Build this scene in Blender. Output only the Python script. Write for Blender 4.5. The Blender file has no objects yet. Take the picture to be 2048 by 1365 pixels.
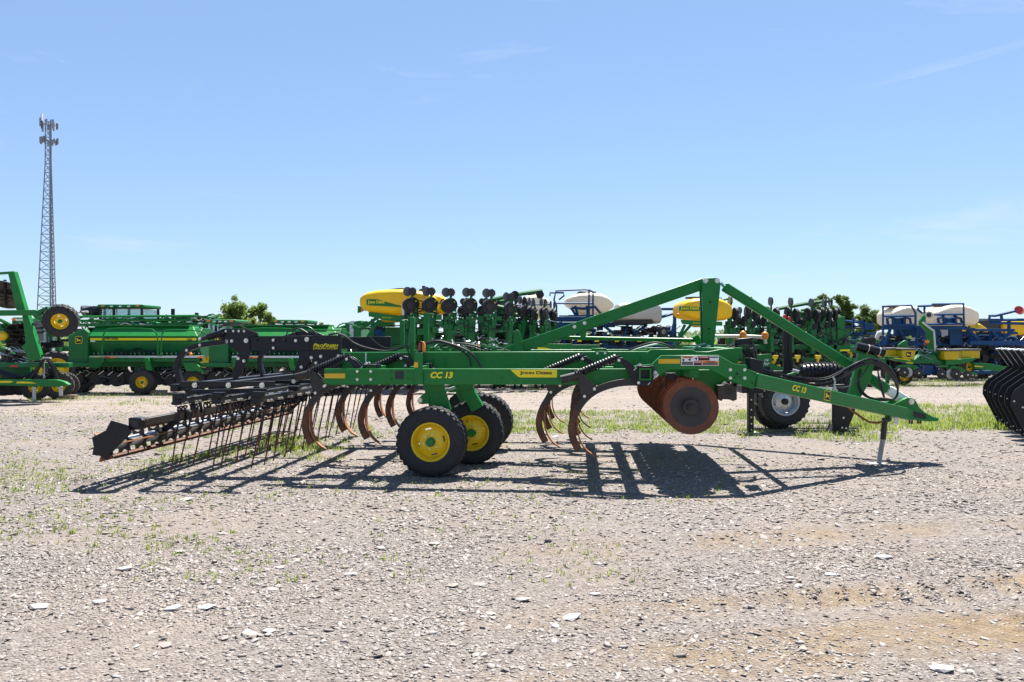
import bpy, bmesh, math, random
import numpy as np
from mathutils import Vector, Matrix, noise
random.seed(7); rng = np.random.default_rng(11)
scn = bpy.context.scene
col = scn.collection
R = math.radians
# ------------------------------------------------------------------ camera, sky, sun, exposure
FPX, CX, HY, CAMZ = 1500.0, 1024.0, 682.5, 1.6
cam = bpy.data.cameras.new('camera'); cam.lens = FPX/2048*36; cam.sensor_width = 36; cam.clip_end = 8000; cam.clip_start = .05
camo = bpy.data.objects.new('camera', cam); col.objects.link(camo)
camo.location = (0, 0, CAMZ); camo.rotation_euler = (R(90), 0, 0); scn.camera = camo
SUN = Vector((.17, .50, 1.0)).normalized()
sun_el = math.asin(SUN.z); sun_az = math.atan2(SUN.x, SUN.y)
world = bpy.data.worlds.new('World'); scn.world = world; world.use_nodes = True
wn, wl = world.node_tree.nodes, world.node_tree.links
bg = wn['Background']
sky = wn.new('ShaderNodeTexSky'); sky.sky_type = 'NISHITA'; sky.sun_disc = False
sky.sun_elevation = sun_el; sky.sun_rotation = sun_az; sky.altitude = 200; sky.air_density = 1.0; sky.dust_density = .12; sky.ozone_density = 3.2
# faint cirrus, thin wisps over the whole sky dome
tc = wn.new('ShaderNodeTexCoord'); mp = wn.new('ShaderNodeMapping'); mp.inputs['Scale'].default_value = (2.2, 2.2, 13.0); mp.inputs['Rotation'].default_value = (R(8), R(-6), 0)
nz = wn.new('ShaderNodeTexNoise'); nz.inputs['Scale'].default_value = 1.5; nz.inputs['Detail'].default_value = 7; nz.inputs['Roughness'].default_value = .58; nz.inputs['Distortion'].default_value = .6
rp = wn.new('ShaderNodeValToRGB'); rp.color_ramp.elements[0].position = .575; rp.color_ramp.elements[1].position = .80
rp.color_ramp.elements[0].color = (0, 0, 0, 1); rp.color_ramp.elements[1].color = (.40, .40, .40, 1)
mx = wn.new('ShaderNodeMixRGB'); mx.inputs['Color2'].default_value = (4.5, 4.75, 5.0, 1)
hs = wn.new('ShaderNodeHueSaturation'); hs.inputs['Saturation'].default_value = 1.0
gm_ = wn.new('ShaderNodeGamma'); gm_.inputs['Gamma'].default_value = .6
tn = wn.new('ShaderNodeMixRGB'); tn.blend_type = 'MULTIPLY'; tn.inputs['Fac'].default_value = 1; tn.inputs['Color2'].default_value = (1.13, 1.345, 1.64, 1)
wl.new(tc.outputs['Generated'], mp.inputs['Vector']); wl.new(mp.outputs['Vector'], nz.inputs['Vector']); wl.new(nz.outputs['Fac'], rp.inputs['Fac'])
wl.new(sky.outputs['Color'], gm_.inputs['Color']); wl.new(gm_.outputs['Color'], tn.inputs['Color1']); wl.new(tn.outputs['Color'], hs.inputs['Color']); wl.new(hs.outputs['Color'], mx.inputs['Color1']); wl.new(rp.outputs['Color'], mx.inputs['Fac']); wl.new(mx.outputs['Color'], bg.inputs['Color'])
bg.inputs['Strength'].default_value = .066
sl = bpy.data.lights.new('sun', 'SUN'); sl.energy = 5.0; sl.angle = R(.53); sl.color = (1, .955, .885)
so = bpy.data.objects.new('sun', sl); col.objects.link(so); so.rotation_euler = SUN.to_track_quat('Z', 'Y').to_euler(); so.location = (5, 15, 30)
vs = scn.view_settings; vs.view_transform = 'Standard'; vs.look = 'None'; vs.gamma = 1; vs.exposure = 1.6; vs.use_curve_mapping = False
scn.cycles.max_bounces = 6; scn.cycles.use_denoising = True

# ------------------------------------------------------------------ materials
MATS = {}
def paint(name, c, rough=.45, metal=0., var=.12, scale=6., bump=0., c2=None, coat=0., spec=.5, bscale=None, dist=.02):
    if name in MATS: return MATS[name]
    m = bpy.data.materials.new(name); m.use_nodes = True; n, l = m.node_tree.nodes, m.node_tree.links
    b = n['Principled BSDF']; b.inputs['Roughness'].default_value = rough; b.inputs['Metallic'].default_value = metal
    b.inputs['Specular IOR Level'].default_value = spec; b.inputs['Coat Weight'].default_value = coat; b.inputs['Coat Roughness'].default_value = .12
    t = n.new('ShaderNodeTexCoord'); z = n.new('ShaderNodeTexNoise'); z.inputs['Scale'].default_value = scale; z.inputs['Detail'].default_value = 6; z.inputs['Roughness'].default_value = .65
    l.new(t.outputs['Object'], z.inputs['Vector'])
    r = n.new('ShaderNodeValToRGB'); r.color_ramp.elements[0].position = .32; r.color_ramp.elements[1].position = .70
    d = c2 if c2 else tuple(min(1, x*(1+var)+.006*var) for x in c)
    e = tuple(x*(1-var) for x in c) if not c2 else c
    r.color_ramp.elements[0].color = (*e, 1); r.color_ramp.elements[1].color = (*d, 1)
    l.new(z.outputs['Fac'], r.inputs['Fac']); l.new(r.outputs['Color'], b.inputs['Base Color'])
    mr = n.new('ShaderNodeMapRange'); mr.inputs['To Min'].default_value = max(.05, rough-.1); mr.inputs['To Max'].default_value = min(1, rough+.14)
    l.new(z.outputs['Fac'], mr.inputs['Value']); l.new(mr.outputs['Result'], b.inputs['Roughness'])
    if bump:
        z2 = n.new('ShaderNodeTexNoise'); z2.inputs['Scale'].default_value = bscale or scale*5; z2.inputs['Detail'].default_value = 4
        l.new(t.outputs['Object'], z2.inputs['Vector'])
        bp = n.new('ShaderNodeBump'); bp.inputs['Strength'].default_value = bump; bp.inputs['Distance'].default_value = dist
        l.new(z2.outputs['Fac'], bp.inputs['Height']); l.new(bp.outputs['Normal'], b.inputs['Normal'])
    MATS[name] = m; return m
GREEN = paint('green_paint', (.002, .146, .018), .38, c2=(.008, .176, .030), var=.14, scale=3, coat=.0, bump=.05, bscale=60, spec=.35)
GREEN2 = paint('weathered_green_paint', (.004, .112, .024), .46, c2=(.012, .155, .038), var=.22, scale=2.2, spec=.35)
YEL = paint('yellow_paint', (.80, .53, .008), .42, var=.08, scale=4)
YTANK = paint('yellow_plastic', (.76, .54, .012), .38, var=.06, scale=2)
DECAL = paint('yellow_decal', (.84, .66, .0), .35, var=.03)
REFL = paint('amber_reflector', (.72, .42, .008), .35, var=.05)
BLACK = paint('black_paint', (.0085, .009, .013), .36, var=.25, scale=5, bump=.06, bscale=70, spec=.3)
BLK2 = paint('worn_black_steel', (.014, .012, .012), .5, var=.4, scale=9, c2=(.035, .026, .021), bump=.15)
RUST = paint('rusty_steel', (.060, .022, .012), .68, c2=(.17, .058, .022), scale=9, bump=.35)
RUST2 = paint('bright_rust', (.20, .072, .024), .62, c2=(.33, .13, .045), scale=14, bump=.25)
DISCM = paint('rusty_disc', (.12, .034, .013), .62, c2=(.21, .066, .026), scale=7, bump=.2)
DGREY = paint('grey_blade_face', (.022, .022, .026), .55, c2=(.05, .036, .028), scale=8)
RUB = paint('rubber', (.016, .016, .018), .72, var=.3, scale=5, bump=.25, bscale=40)
RUBD = paint('dusty_rubber', (.022, .020, .020), .8, c2=(.055, .047, .04), scale=4, bump=.2)
HOSE = paint('hose_rubber', (.009, .009, .010), .38, var=.2)
ZINC = paint('zinc_bolt', (.62, .60, .55), .32, metal=.85, var=.15, scale=30)
STEEL = paint('galvanised_steel', (.50, .52, .54), .36, metal=.8, var=.15, scale=8)
BLUE = paint('blue_paint', (.003, .055, .165), .45, var=.14, scale=3, spec=.3)
WHT = paint('white_paint', (.78, .77, .74), .4, var=.06)
WTANK = paint('cream_tank_plastic', (.80, .73, .60), .42, var=.06, scale=1.6)
GTANK = paint('grey_tank_plastic', (.62, .59, .55), .45, var=.07, scale=1.6)
ORNG = paint('orange_lens', (.80, .22, .01), .25, var=.05)
REDL = paint('red_lens', (.55, .02, .012), .25, var=.05)
REDD = paint('red_decal', (.50, .03, .03), .4, var=.03)
ORD = paint('orange_decal', (.75, .23, .03), .4, var=.03)
INK = paint('black_ink', (.012, .012, .012), .5, var=.03)
GREY = paint('grey_plastic', (.10, .105, .11), .5, var=.1)
WOOD = paint('weathered_wood', (.16, .115, .08), .85, c2=(.26, .20, .15), scale=5, bump=.3)
TOWERM = paint('tower_steel', (.20, .235, .28), .6, var=.15)
PVC = paint('pale_pipe', (.55, .52, .45), .4, var=.1)
def glass(name, c):
    m = bpy.data.materials.new(name); m.use_nodes = True; b = m.node_tree.nodes['Principled BSDF']
    b.inputs['Base Color'].default_value = (*c, 1); b.inputs['Roughness'].default_value = .06; b.inputs['Transmission Weight'].default_value = .75; b.inputs['IOR'].default_value = 1.15
    return m
GLASS = glass('tinted_glass', (.45, .62, .66))

# ------------------------------------------------------------------ mesh helpers
def vec(p): return Vector(p)
class MB:
    def __init__(s): s.v = []; s.f = []
    def add(s, vs, fs):
        o = len(s.v); s.v += [tuple(v) for v in vs]; s.f += [tuple(o+i for i in f) for f in fs]; return s
    def box(s, c, sz, rot=None):
        c = vec(c); a, b, d = sz[0]/2, sz[1]/2, sz[2]/2
        q = [Vector((x, y, z)) for x in (-a, a) for y in (-b, b) for z in (-d, d)]
        if rot is not None: q = [rot @ p for p in q]
        return s.add([c+p for p in q], [(0, 1, 3, 2), (4, 6, 7, 5), (0, 4, 5, 1), (2, 3, 7, 6), (0, 2, 6, 4), (1, 5, 7, 3)])
    def bar(s, p, q, w, h, up=(0, 0, 1), taper=1.):
        p, q = vec(p), vec(q); d = (q-p).normalized(); u = vec(up)
        if abs(d.dot(u)) > .98: u = Vector((1, 0, 0))
        sd = d.cross(u).normalized(); u = sd.cross(d)
        vs = []
        for o, k in ((p, 1), (q, taper)):
            for a, b in ((-1, -1), (1, -1), (1, 1), (-1, 1)): vs.append(o+sd*a*w/2*k+u*b*h/2*k)
        return s.add(vs, [(0, 3, 2, 1), (4, 5, 6, 7), (0, 1, 5, 4), (1, 2, 6, 5), (2, 3, 7, 6), (3, 0, 4, 7)])
    def cyl(s, p, q, r, n=12, r2=None):
        p, q = vec(p), vec(q); r2 = r if r2 is None else r2
        d = (q-p).normalized(); a = d.orthogonal().normalized(); b = d.cross(a)
        vs = []
        for o, k in ((p, r), (q, r2)):
            for i in range(n): t = 2*math.pi*i/n; vs.append(o+(a*math.cos(t)+b*math.sin(t))*k)
        fs = [(i, (i+1) % n, n+(i+1) % n, n+i) for i in range(n)]+[tuple(range(n-1, -1, -1)), tuple(range(n, 2*n))]
        return s.add(vs, fs)
    def tube(s, pts, r, n=7, smooth=0, close=False):
        pts = [vec(p) for p in pts]
        for _ in range(smooth):
            o = [pts[0]]
            for a, b in zip(pts, pts[1:]): o += [a*.75+b*.25, a*.25+b*.75]
            pts = o+[pts[-1]]
        m = len(pts); vs = []; prev = None
        for i, p in enumerate(pts):
            d = (pts[(i+1) % m]-pts[i-1]) if close else (pts[min(i+1, m-1)]-pts[max(i-1, 0)])
            d.normalize()
            if prev is None: a = d.orthogonal().normalized()
            else:
                a = prev-d*prev.dot(d)
                a = a.normalized() if a.length > 1e-6 else d.orthogonal().normalized()
            prev = a; b = d.cross(a)
            rr = r[i] if isinstance(r, (list, tuple)) else r
            for k in range(n): t = 2*math.pi*k/n; vs.append(p+(a*math.cos(t)+b*math.sin(t))*rr)
        fs = []
        for i in range(m if close else m-1):
            j = (i+1) % m
            for k in range(n): fs.append((i*n+k, i*n+(k+1) % n, j*n+(k+1) % n, j*n+k))
        if not close: fs += [tuple(range(n-1, -1, -1)), tuple(range((m-1)*n, m*n))]
        return s.add(vs, fs)
    def ribbon(s, pts, w, t, taper=None):
        """bar bent in the u-w plane: pts (u,w); t thickness in plane, w width along v"""
        m = len(pts); vs = []
        for i, (u, z) in enumerate(pts):
            a = pts[max(i-1, 0)]; b = pts[min(i+1, m-1)]; dx, dz = b[0]-a[0], b[1]-a[1]; L = math.hypot(dx, dz); nx, nz_ = -dz/L, dx/L
            k = taper[i] if taper else 1.; tt = t/2
            for sx, sv in ((-1, -1), (1, -1), (1, 1), (-1, 1)): vs.append((u+nx*tt*sx, sv*w/2*k, z+nz_*tt*sx))
        fs = []
        for i in range(m-1):
            for k in range(4): fs.append((i*4+k, i*4+(k+1) % 4, i*4+4+(k+1) % 4, i*4+4+k))
        fs += [(3, 2, 1, 0), tuple((m-1)*4+k for k in range(4))]
        return s.add(vs, fs)
    def prism(s, pts, v0, v1):
        n = len(pts)
        vs = [(u, v0, w) for u, w in pts]+[(u, v1, w) for u, w in pts]
        return s.add(vs, [tuple(range(n)), tuple(range(2*n-1, n-1, -1))]+[(i, n+i, n+(i+1) % n, (i+1) % n) for i in range(n)])
    def lathe(s, prof, o=(0, 0, 0), n=24, close=False, ang=None):
        """revolve (r,t) about the v axis through o"""
        o = vec(o); m = len(prof); vs = []
        for i in range(n):
            t = 2*math.pi*i/n
            for r, y in prof: vs.append(o+Vector((r*math.cos(t), y, r*math.sin(t))))
        fs = []
        for i in range(n):
            j = (i+1) % n
            for k in range(m if close else m-1): fs.append((i*m+k, i*m+(k+1) % m, j*m+(k+1) % m, j*m+k))
        return s.add(vs, fs)
    def ball(s, c, r, nu=14, nv=8, e=1.):
        c = vec(c); r = (r, r, r) if not isinstance(r, (tuple, list)) else r; vs = []
        sg = lambda x: math.copysign(abs(x)**e, x)
        for j in range(nv+1):
            ph = math.pi*(j/nv-.5)
            for i in range(nu):
                t = 2*math.pi*i/nu; vs.append(c+Vector((r[0]*sg(math.cos(ph))*sg(math.cos(t)), r[1]*sg(math.cos(ph))*sg(math.sin(t)), r[2]*sg(math.sin(ph)))))
        return s.add(vs, [(j*nu+i, j*nu+(i+1) % nu, (j+1)*nu+(i+1) % nu, (j+1)*nu+i) for j in range(nv) for i in range(nu)])
    def mesh(s, name, mat, ang=40):
        me = bpy.data.meshes.new(name); me.from_pydata(s.v, [], s.f); me.validate()
        b = bmesh.new(); b.from_mesh(me); bmesh.ops.remove_doubles(b, verts=b.verts, dist=1e-5); bmesh.ops.recalc_face_normals(b, faces=b.faces); b.to_mesh(me); b.free()
        me.shade_smooth(); me.set_sharp_from_angle(angle=R(ang)); me.materials.append(mat); return me
    def build(s, name, mat, parent=None, bev=0., ang=40, loc=None):
        return place(name, s.mesh(name, mat, ang), parent, loc, bev=bev)
def place(name, me, parent=None, loc=None, rot=None, bev=0.):
    o = bpy.data.objects.new(name, me); col.objects.link(o); o.parent = parent
    if loc is not None: o.location = loc
    if rot is not None: o.rotation_euler = rot
    if bev:
        b = o.modifiers.new('bevel', 'BEVEL'); b.width = bev; b.segments = 2; b.limit_method = 'ANGLE'; b.angle_limit = R(50)
    return o
def tag(o, label=None, cat=None, group=None, kind=None):
    if label: o['label'] = label
    if cat: o['category'] = cat
    if group: o['group'] = group
    if kind: o['kind'] = kind
    return o
def copy_tree(o, parent=None, loc=None):
    c = o.copy(); col.objects.link(c); c.parent = parent
    if loc is not None: c.location = loc
    for ch in o.children: copy_tree(ch, c)
    return c
class Fr:
    """a thing: Empty at its base, own axes u (along), v (away), w (up); p() finds the point of plane v that a photo pixel looks at"""
    def __init__(s, x, y, deg, name, label, cat, group=None):
        s.x, s.y, s.a = x, y, R(deg)
        s.root = bpy.data.objects.new(name, None); col.objects.link(s.root); s.root.location = (x, y, 0); s.root.rotation_euler = (0, 0, s.a); s.root.empty_display_size = .2
        tag(s.root, label, cat, group)
    def p(s, px, py, v=0.):
        dx, dz = (px-CX)/FPX, (HY-py)/FPX; ca, sa = math.cos(s.a), math.sin(s.a)
        t = (v+(-s.x*sa+s.y*ca))/(-dx*sa+ca)
        X, Y = t*dx-s.x, t-s.y
        return Vector((X*ca+Y*sa, v, CAMZ+t*dz))
    def uw(s, pts, v=0.): return [(lambda q: (q.x, q.z))(s.p(a, b, v)) for a, b in pts]
    def plate(s, mb, pts, v0, v1): return mb.prism(s.uw(pts, v0), v0, v1)
def crop(sc, ox, oy, pts): return [(ox+x/sc, oy+y/sc) for x, y in pts]

def text_mesh(body, w, h, mat, name='lettering', shear=0., bold=0., small=False, depth=.0015):
    cu = bpy.data.curves.new(name, 'FONT'); cu.body = body; cu.shear = shear; cu.offset = bold; cu.extrude = .01
    cu.small_caps_scale = .76; cu.resolution_u = 3
    if small:
        for i, ch in enumerate(body):
            if ch.islower(): cu.body_format[i].use_small_caps = True
    o = bpy.data.objects.new(name, cu); col.objects.link(o); bpy.context.view_layer.update()
    me = bpy.data.meshes.new_from_object(o); bpy.data.objects.remove(o)
    a = np.empty(len(me.vertices)*3); me.vertices.foreach_get('co', a); a = a.reshape(-1, 3)
    mn, mxx = a.min(0), a.max(0); ex = np.maximum(mxx-mn, 1e-6); q = (a-mn)/ex
    out = np.stack([q[:, 0]*w, -q[:, 2]*depth, q[:, 1]*h], 1)
    me.vertices.foreach_set('co', out.ravel()); me.update(); me.materials.clear(); me.materials.append(mat); return me
def lettering(fr, parent, body, px0, px1, v, mat, shear=0., bold=.02, small=False, label=None):
    """px0 lower-left pixel, px1 upper-right pixel on plane v; a slanted run when px1 carries a third value (pixel of the lower-right corner)"""
    a = fr.p(*px0, v)
    if len(px1) == 4:
        b = fr.p(px1[2], px1[3], v); c = fr.p(px1[0], px1[1], v); ang = math.atan2(b.z-a.z, b.x-a.x); w = math.hypot(b.z-a.z, b.x-a.x); h = (c-b).length
    else:
        c = fr.p(*px1, v); w, h, ang = c.x-a.x, c.z-a.z, 0
    o = place('lettering', text_mesh(body, w, h, mat, shear=shear, bold=bold, small=small), parent, (a.x, v, a.z), (0, -ang, 0))
    if label: o['label'] = label
    return o
DEER = [(.10, .60), (.18, .68), (.13, .84), (.17, .86), (.22, .76), (.29, .90), (.33, .88), (.29, .74), (.40, .76), (.36, .64), (.55, .58), (.74, .53), (.82, .60), (.82, .46), (.79, .36), (.92, .24), (.97, .12), (.90, .16), (.86, .24), (.68, .32), (.50, .38), (.36, .36), (.30, .24), (.10, .14), (.08, .20), (.22, .30), (.20, .44), (.22, .54)]
def emblem(fr, parent, px, py, r, v, dark=INK, pos=None):
    """dark rounded badge with yellow border and leaping deer; r half size in metres"""
    c = fr.p(px, py, v) if pos is None else vec(pos)
    def rr(k, e=.28):
        pts = []
        for sx, sz, t0 in ((1, 1, 0), (-1, 1, 90), (-1, -1, 180), (1, -1, 270)):
            for i in range(4): t = R(t0+i*30); pts.append((c.x+k*(sx*(1-e)+e*math.cos(t)), c.z+k*(sz*(1-e)+e*math.sin(t))))
        return pts
    o = MB().prism(rr(r), v-.002, v).build('badge', DECAL, parent)
    MB().prism(rr(r*.88), v-.0035, v-.0015).build('badge_field', dark, o)
    MB().prism([(c.x+(x-.52)*r*1.55, c.z+(z-.5)*r*1.5) for x, z in DEER], v-.005, v-.0025).build('deer', DECAL, o)
    return o

# ------------------------------------------------------------------ wheels (mesh data shared between alike wheels)
WH = {}
def wheel(parent, loc, r, w, rimr, rim=None, hub=None, tyre=None, rotz=0., lug=0., tilt=0., dish=-.25, nlug=34):
    rim = rim or YEL; hub = hub or GREEN; tyre = tyre or RUB
    key = (round(r, 3), round(w, 3), round(rimr, 3), rim.name, hub.name, tyre.name, lug, dish)
    if key not in WH:
        f = dish*w; b = MB()          # centre disc with hand slots
        n = 40
        def ann(r0, r1, y0, y1, skip=False):
            for i in range(n):
                if skip and (i % 10) in (0, 1, 2): continue
                t0, t1 = 2*math.pi*i/n, 2*math.pi*(i+1)/n
                q = lambda rr, yy, t: (rr*math.cos(t), yy, rr*math.sin(t))
                b.add([q(r0, y0, t0), q(r1, y1, t0), q(r1, y1, t1), q(r0, y0, t1)], [(0, 1, 2, 3)])
        ann(0, rimr*.52, f-.012, f-.012); ann(rimr*.52, rimr*.66, f-.012, f+.012); ann(rimr*.66, rimr*.74, f+.012, f+.02, True); ann(rimr*.74, rimr*.88, f+.02, f+.035)
        disc = b.mesh('wheel', rim)
        rm = MB().lathe([(rimr*1.05, -w*.40), (rimr*1.06, -w*.415), (rimr*1.0, -w*.43), (rimr*.95, -w*.40), (rimr*.93, -w*.30), (rimr*.86, -w*.20), (rimr*.86, w*.25), (rimr*.95, w*.33), (rimr*1.05, w*.40)], n=36).mesh('rim', rim)
        tp = [(rimr*1.02, -w*.36), (rimr*1.06, -w*.44), (rimr+(r-rimr)*.35, -w*.495), (rimr+(r-rimr)*.62, -w*.50), (r*.93, -w*.465), (r*.975, -w*.42), (r*.992, -w*.34), (r*(1-lug), -w*.2), (r*(1-lug), 0)]
        tp = tp+[(a, -y) for a, y in tp[-2::-1]]
        t = MB().lathe(tp, n=48)
        for i in range(nlug):
            for sd in (-1, 1):
                an = 2*math.pi*(i+(.5 if sd > 0 else 0))/nlug; rot = Matrix.Rotation(-an, 3, 'Y') @ Matrix.Rotation(sd*R(32), 3, 'X')
                cpos = Vector((r*(.985-lug*.4), sd*w*.25, 0)); cpos.rotate(Matrix.Rotation(-an, 3, 'Y'))
                t.box(cpos, (r*.03+lug*r*1.2, w*.44, 2*math.pi*r/nlug*.42), rot)
        ty = t.mesh('tyre', tyre)
        h = MB().cyl((0, f-.07, 0), (0, f+.1, 0), rimr*.24, 18).cyl((0, f-.085, 0), (0, f-.07, 0), rimr*.19, 18).mesh('hub', hub)
        g = MB()
        for i in range(6): a = 2*math.pi*(i+.3)/6; g.cyl((rimr*.38*math.cos(a), f-.03, rimr*.38*math.sin(a)), (rimr*.38*math.cos(a), f-.01, rimr*.38*math.sin(a)), rimr*.045, 6)
        WH[key] = (disc, rm, ty, h, g.mesh('lug_nuts', ZINC))
    d = WH[key]; o = place('wheel', d[0], parent, loc, (tilt, 0, rotz))
    for nm, me in zip(('rim', 'tyre', 'hub', 'lug_nuts'), d[1:]): place(nm, me, o)
    return o
BOLT = {}
def bolt(parent, pos, r=.014, name='bolt', mat=None, d=.014):
    k = (round(r, 4), (mat or ZINC).name)
    if k not in BOLT:
        BOLT[k] = MB().cyl((0, 0, 0), (0, -d*.3, 0), r*1.15, 12).cyl((0, -d*.3, 0), (0, -d, 0), r*.78, 6).mesh('bolt', mat or ZINC)
    return place(name, BOLT[k], parent, pos)
# ------------------------------------------------------------------ ground
def hgt(x, y):
    d = math.hypot(x, y)
    h = .012*noise.noise(Vector((x*.7, y*.7, 3)))+.006*noise.noise(Vector((x*3.1, y*3.1, 9)))
    k = max(0., min(1., (14-d)/8)); h *= k
    # cleat ruts of a tractor tyre, front right
    if d < 9:
        s = x*.98+y*.20; t = -.20*x+.98*y          # along / across the tyre tracks
        a = t-4.20
        if abs(a) < .26: h += (-.012+.028*math.sin(s*30-a*16))*(1-(a/.26)**2)*min(1, max(0, (x-.9)/1.2))
        for c_ in (3.56, 5.55):
            a = t-c_
            if abs(a) < .3: h -= .012*(1-(a/.3)**2)*min(1, max(0, (x+.8)/1.5))
    return h
ys = list(np.arange(1.0, 8.0, .07))+list(np.arange(8.0, 16, .2))+list(np.geomspace(16, 4000, 40)); ys = [-60., -10., -2.]+ys
xh = list(np.arange(0, 5.0, .08))+list(np.arange(5.0, 14, .4))+list(np.geomspace(14, 4000, 30)); xs = [-x for x in xh[:0:-1]]+xh
gv = [(x, y, hgt(x, y)) for y in ys for x in xs]; W_ = len(xs)
gf = [(j*W_+i, j*W_+i+1, (j+1)*W_+i+1, (j+1)*W_+i) for j in range(len(ys)-1) for i in range(W_-1)]
gm = bpy.data.materials.new('gravel_yard'); gm.use_nodes = True; n, l = gm.node_tree.nodes, gm.node_tree.links
b = n['Principled BSDF']; b.inputs['Roughness'].default_value = .92; b.inputs['Specular IOR Level'].default_value = .2
geo = n.new('ShaderNodeNewGeometry')
def NZ(scale, detail=4, rough=.6, vecin=None):
    z = n.new('ShaderNodeTexNoise'); z.inputs['Scale'].default_value = scale; z.inputs['Detail'].default_value = detail; z.inputs['Roughness'].default_value = rough
    l.new(vecin or geo.outputs['Position'], z.inputs['Vector']); return z.outputs['Fac']
def RAMP(fac, stops):
    r = n.new('ShaderNodeValToRGB'); e = r.color_ramp.elements
    while len(e) < len(stops): e.new(.5)
    for k, (p, c) in enumerate(stops): e[k].position = p; e[k].color = (*c, 1) if len(c) == 3 else c
    l.new(fac, r.inputs['Fac']); return r.outputs['Color']
def MIX(f, a, c, mode='MIX'):
    m = n.new('ShaderNodeMixRGB'); m.blend_type = mode
    for k, x in zip(('Fac', 'Color1', 'Color2'), (f, a, c)):
        if isinstance(x, (int, float)): m.inputs[k].default_value = x
        elif isinstance(x, tuple): m.inputs[k].default_value = (*x, 1)
        else: l.new(x, m.inputs[k])
    return m.outputs['Color']
def MATH(op, a, c=0.):
    m = n.new('ShaderNodeMath'); m.operation = op
    for k, x in enumerate((a, c)):
        if isinstance(x, (int, float)): m.inputs[k].default_value = x
        else: l.new(x, m.inputs[k])
    return m.outputs[0]
vo = n.new('ShaderNodeTexVoronoi'); vo.inputs['Scale'].default_value = 55; vo.inputs['Randomness'].default_value = 1
mpv = n.new('ShaderNodeMapping'); mpv.inputs['Scale'].default_value = (1, 1.25, 1); l.new(geo.outputs['Position'], mpv.inputs['Vector']); l.new(mpv.outputs['Vector'], vo.inputs['Vector'])
cell = RAMP(vo.outputs['Color'], [(0, (0.094, 0.079, 0.070)), (.35, (0.164, 0.142, 0.128)), (.7, (0.226, 0.201, 0.183)), (1, (0.305, 0.283, 0.265))])
dirt = RAMP(NZ(.9, 6), [(.3, (0.176, 0.145, 0.121)), (.7, (0.247, 0.208, 0.177))])
patch = RAMP(NZ(.55, 5, .62), [(.46, (0, 0, 0)), (.62, (.75, .75, .75))])
c0 = MIX(patch, cell, dirt)
sx = n.new('ShaderNodeSeparateXYZ'); l.new(geo.outputs['Position'], sx.inputs[0]); X_, Y_ = sx.outputs['X'], sx.outputs['Y']
# the trodden dirt track crossing behind the implement
wob = MATH('MULTIPLY', NZ(.12, 3), 5.)
yy = MATH('ADD', Y_, wob)
def band(val, a0, a1, b0, b1):
    m1 = n.new('ShaderNodeMapRange'); m1.interpolation_type = 'SMOOTHSTEP'; m1.inputs['From Min'].default_value = a0; m1.inputs['From Max'].default_value = a1; l.new(val, m1.inputs['Value'])
    m2 = n.new('ShaderNodeMapRange'); m2.interpolation_type = 'SMOOTHSTEP'; m2.inputs['From Min'].default_value = b0; m2.inputs['From Max'].default_value = b1; m2.inputs['To Min'].default_value = 1; m2.inputs['To Max'].default_value = 0; l.new(val, m2.inputs['Value'])
    return MATH('MULTIPLY', m1.outputs[0], m2.outputs[0])
trk = MATH('MULTIPLY', band(yy, 18.0, 20.0, 25.5, 28.5), .85)
stv = n.new('ShaderNodeMapping'); stv.inputs['Scale'].default_value = (.12, 1.6, 1); l.new(geo.outputs['Position'], stv.inputs['Vector'])
tcol = RAMP(NZ(1.0, 5, .6, stv.outputs['Vector']), [(.3, (0.194, 0.162, 0.139)), (.7, (0.282, 0.240, 0.209))])
c1 = MIX(trk, c0, tcol)
# clay dragged out by tyres along the front right
acr = MATH('ADD', MATH('ADD', MATH('MULTIPLY', X_, -.20), MATH('MULTIPLY', Y_, .98)), MATH('MULTIPLY', NZ(2.2, 3), .16))
mud = MATH('MAXIMUM', MATH('MAXIMUM', band(acr, 3.2, 3.45, 3.75, 4.0), band(acr, 4.0, 4.2, 4.35, 4.55)), MATH('MULTIPLY', band(acr, 5.3, 5.5, 5.75, 5.95), .7))
mud = MATH('MULTIPLY', mud, RAMP(NZ(1.1, 6, .65), [(.39, (0, 0, 0)), (.62, (.88, .88, .88))]))
mud = MATH('MULTIPLY', mud, band(X_, -.6, 1.2, 30., 40.))
c2_ = MIX(mud, c1, RAMP(NZ(7, 6), [(.3, (0.144, 0.094, 0.046)), (.7, (0.240, 0.181, 0.113))]))
c3 = MIX(.55, c2_, RAMP(NZ(14, 8, .75), [(.25, (.25, .25, .25)), (.75, (.78, .78, .78))]), 'OVERLAY')
l.new(c3, b.inputs['Base Color'])
bmp = n.new('ShaderNodeBump'); bmp.inputs['Strength'].default_value = .9; bmp.inputs['Distance'].default_value = .02
hh = MATH('ADD', MATH('MULTIPLY', vo.outputs['Distance'], -.9), MATH('MULTIPLY', NZ(38, 6, .7), 1.2))
l.new(hh, bmp.inputs['Height']); l.new(bmp.outputs['Normal'], b.inputs['Normal'])
me = bpy.data.meshes.new('ground'); me.from_pydata(gv, [], gf); me.shade_smooth(); me.materials.append(gm)
ground = tag(place('ground', me), kind='structure')

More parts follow.
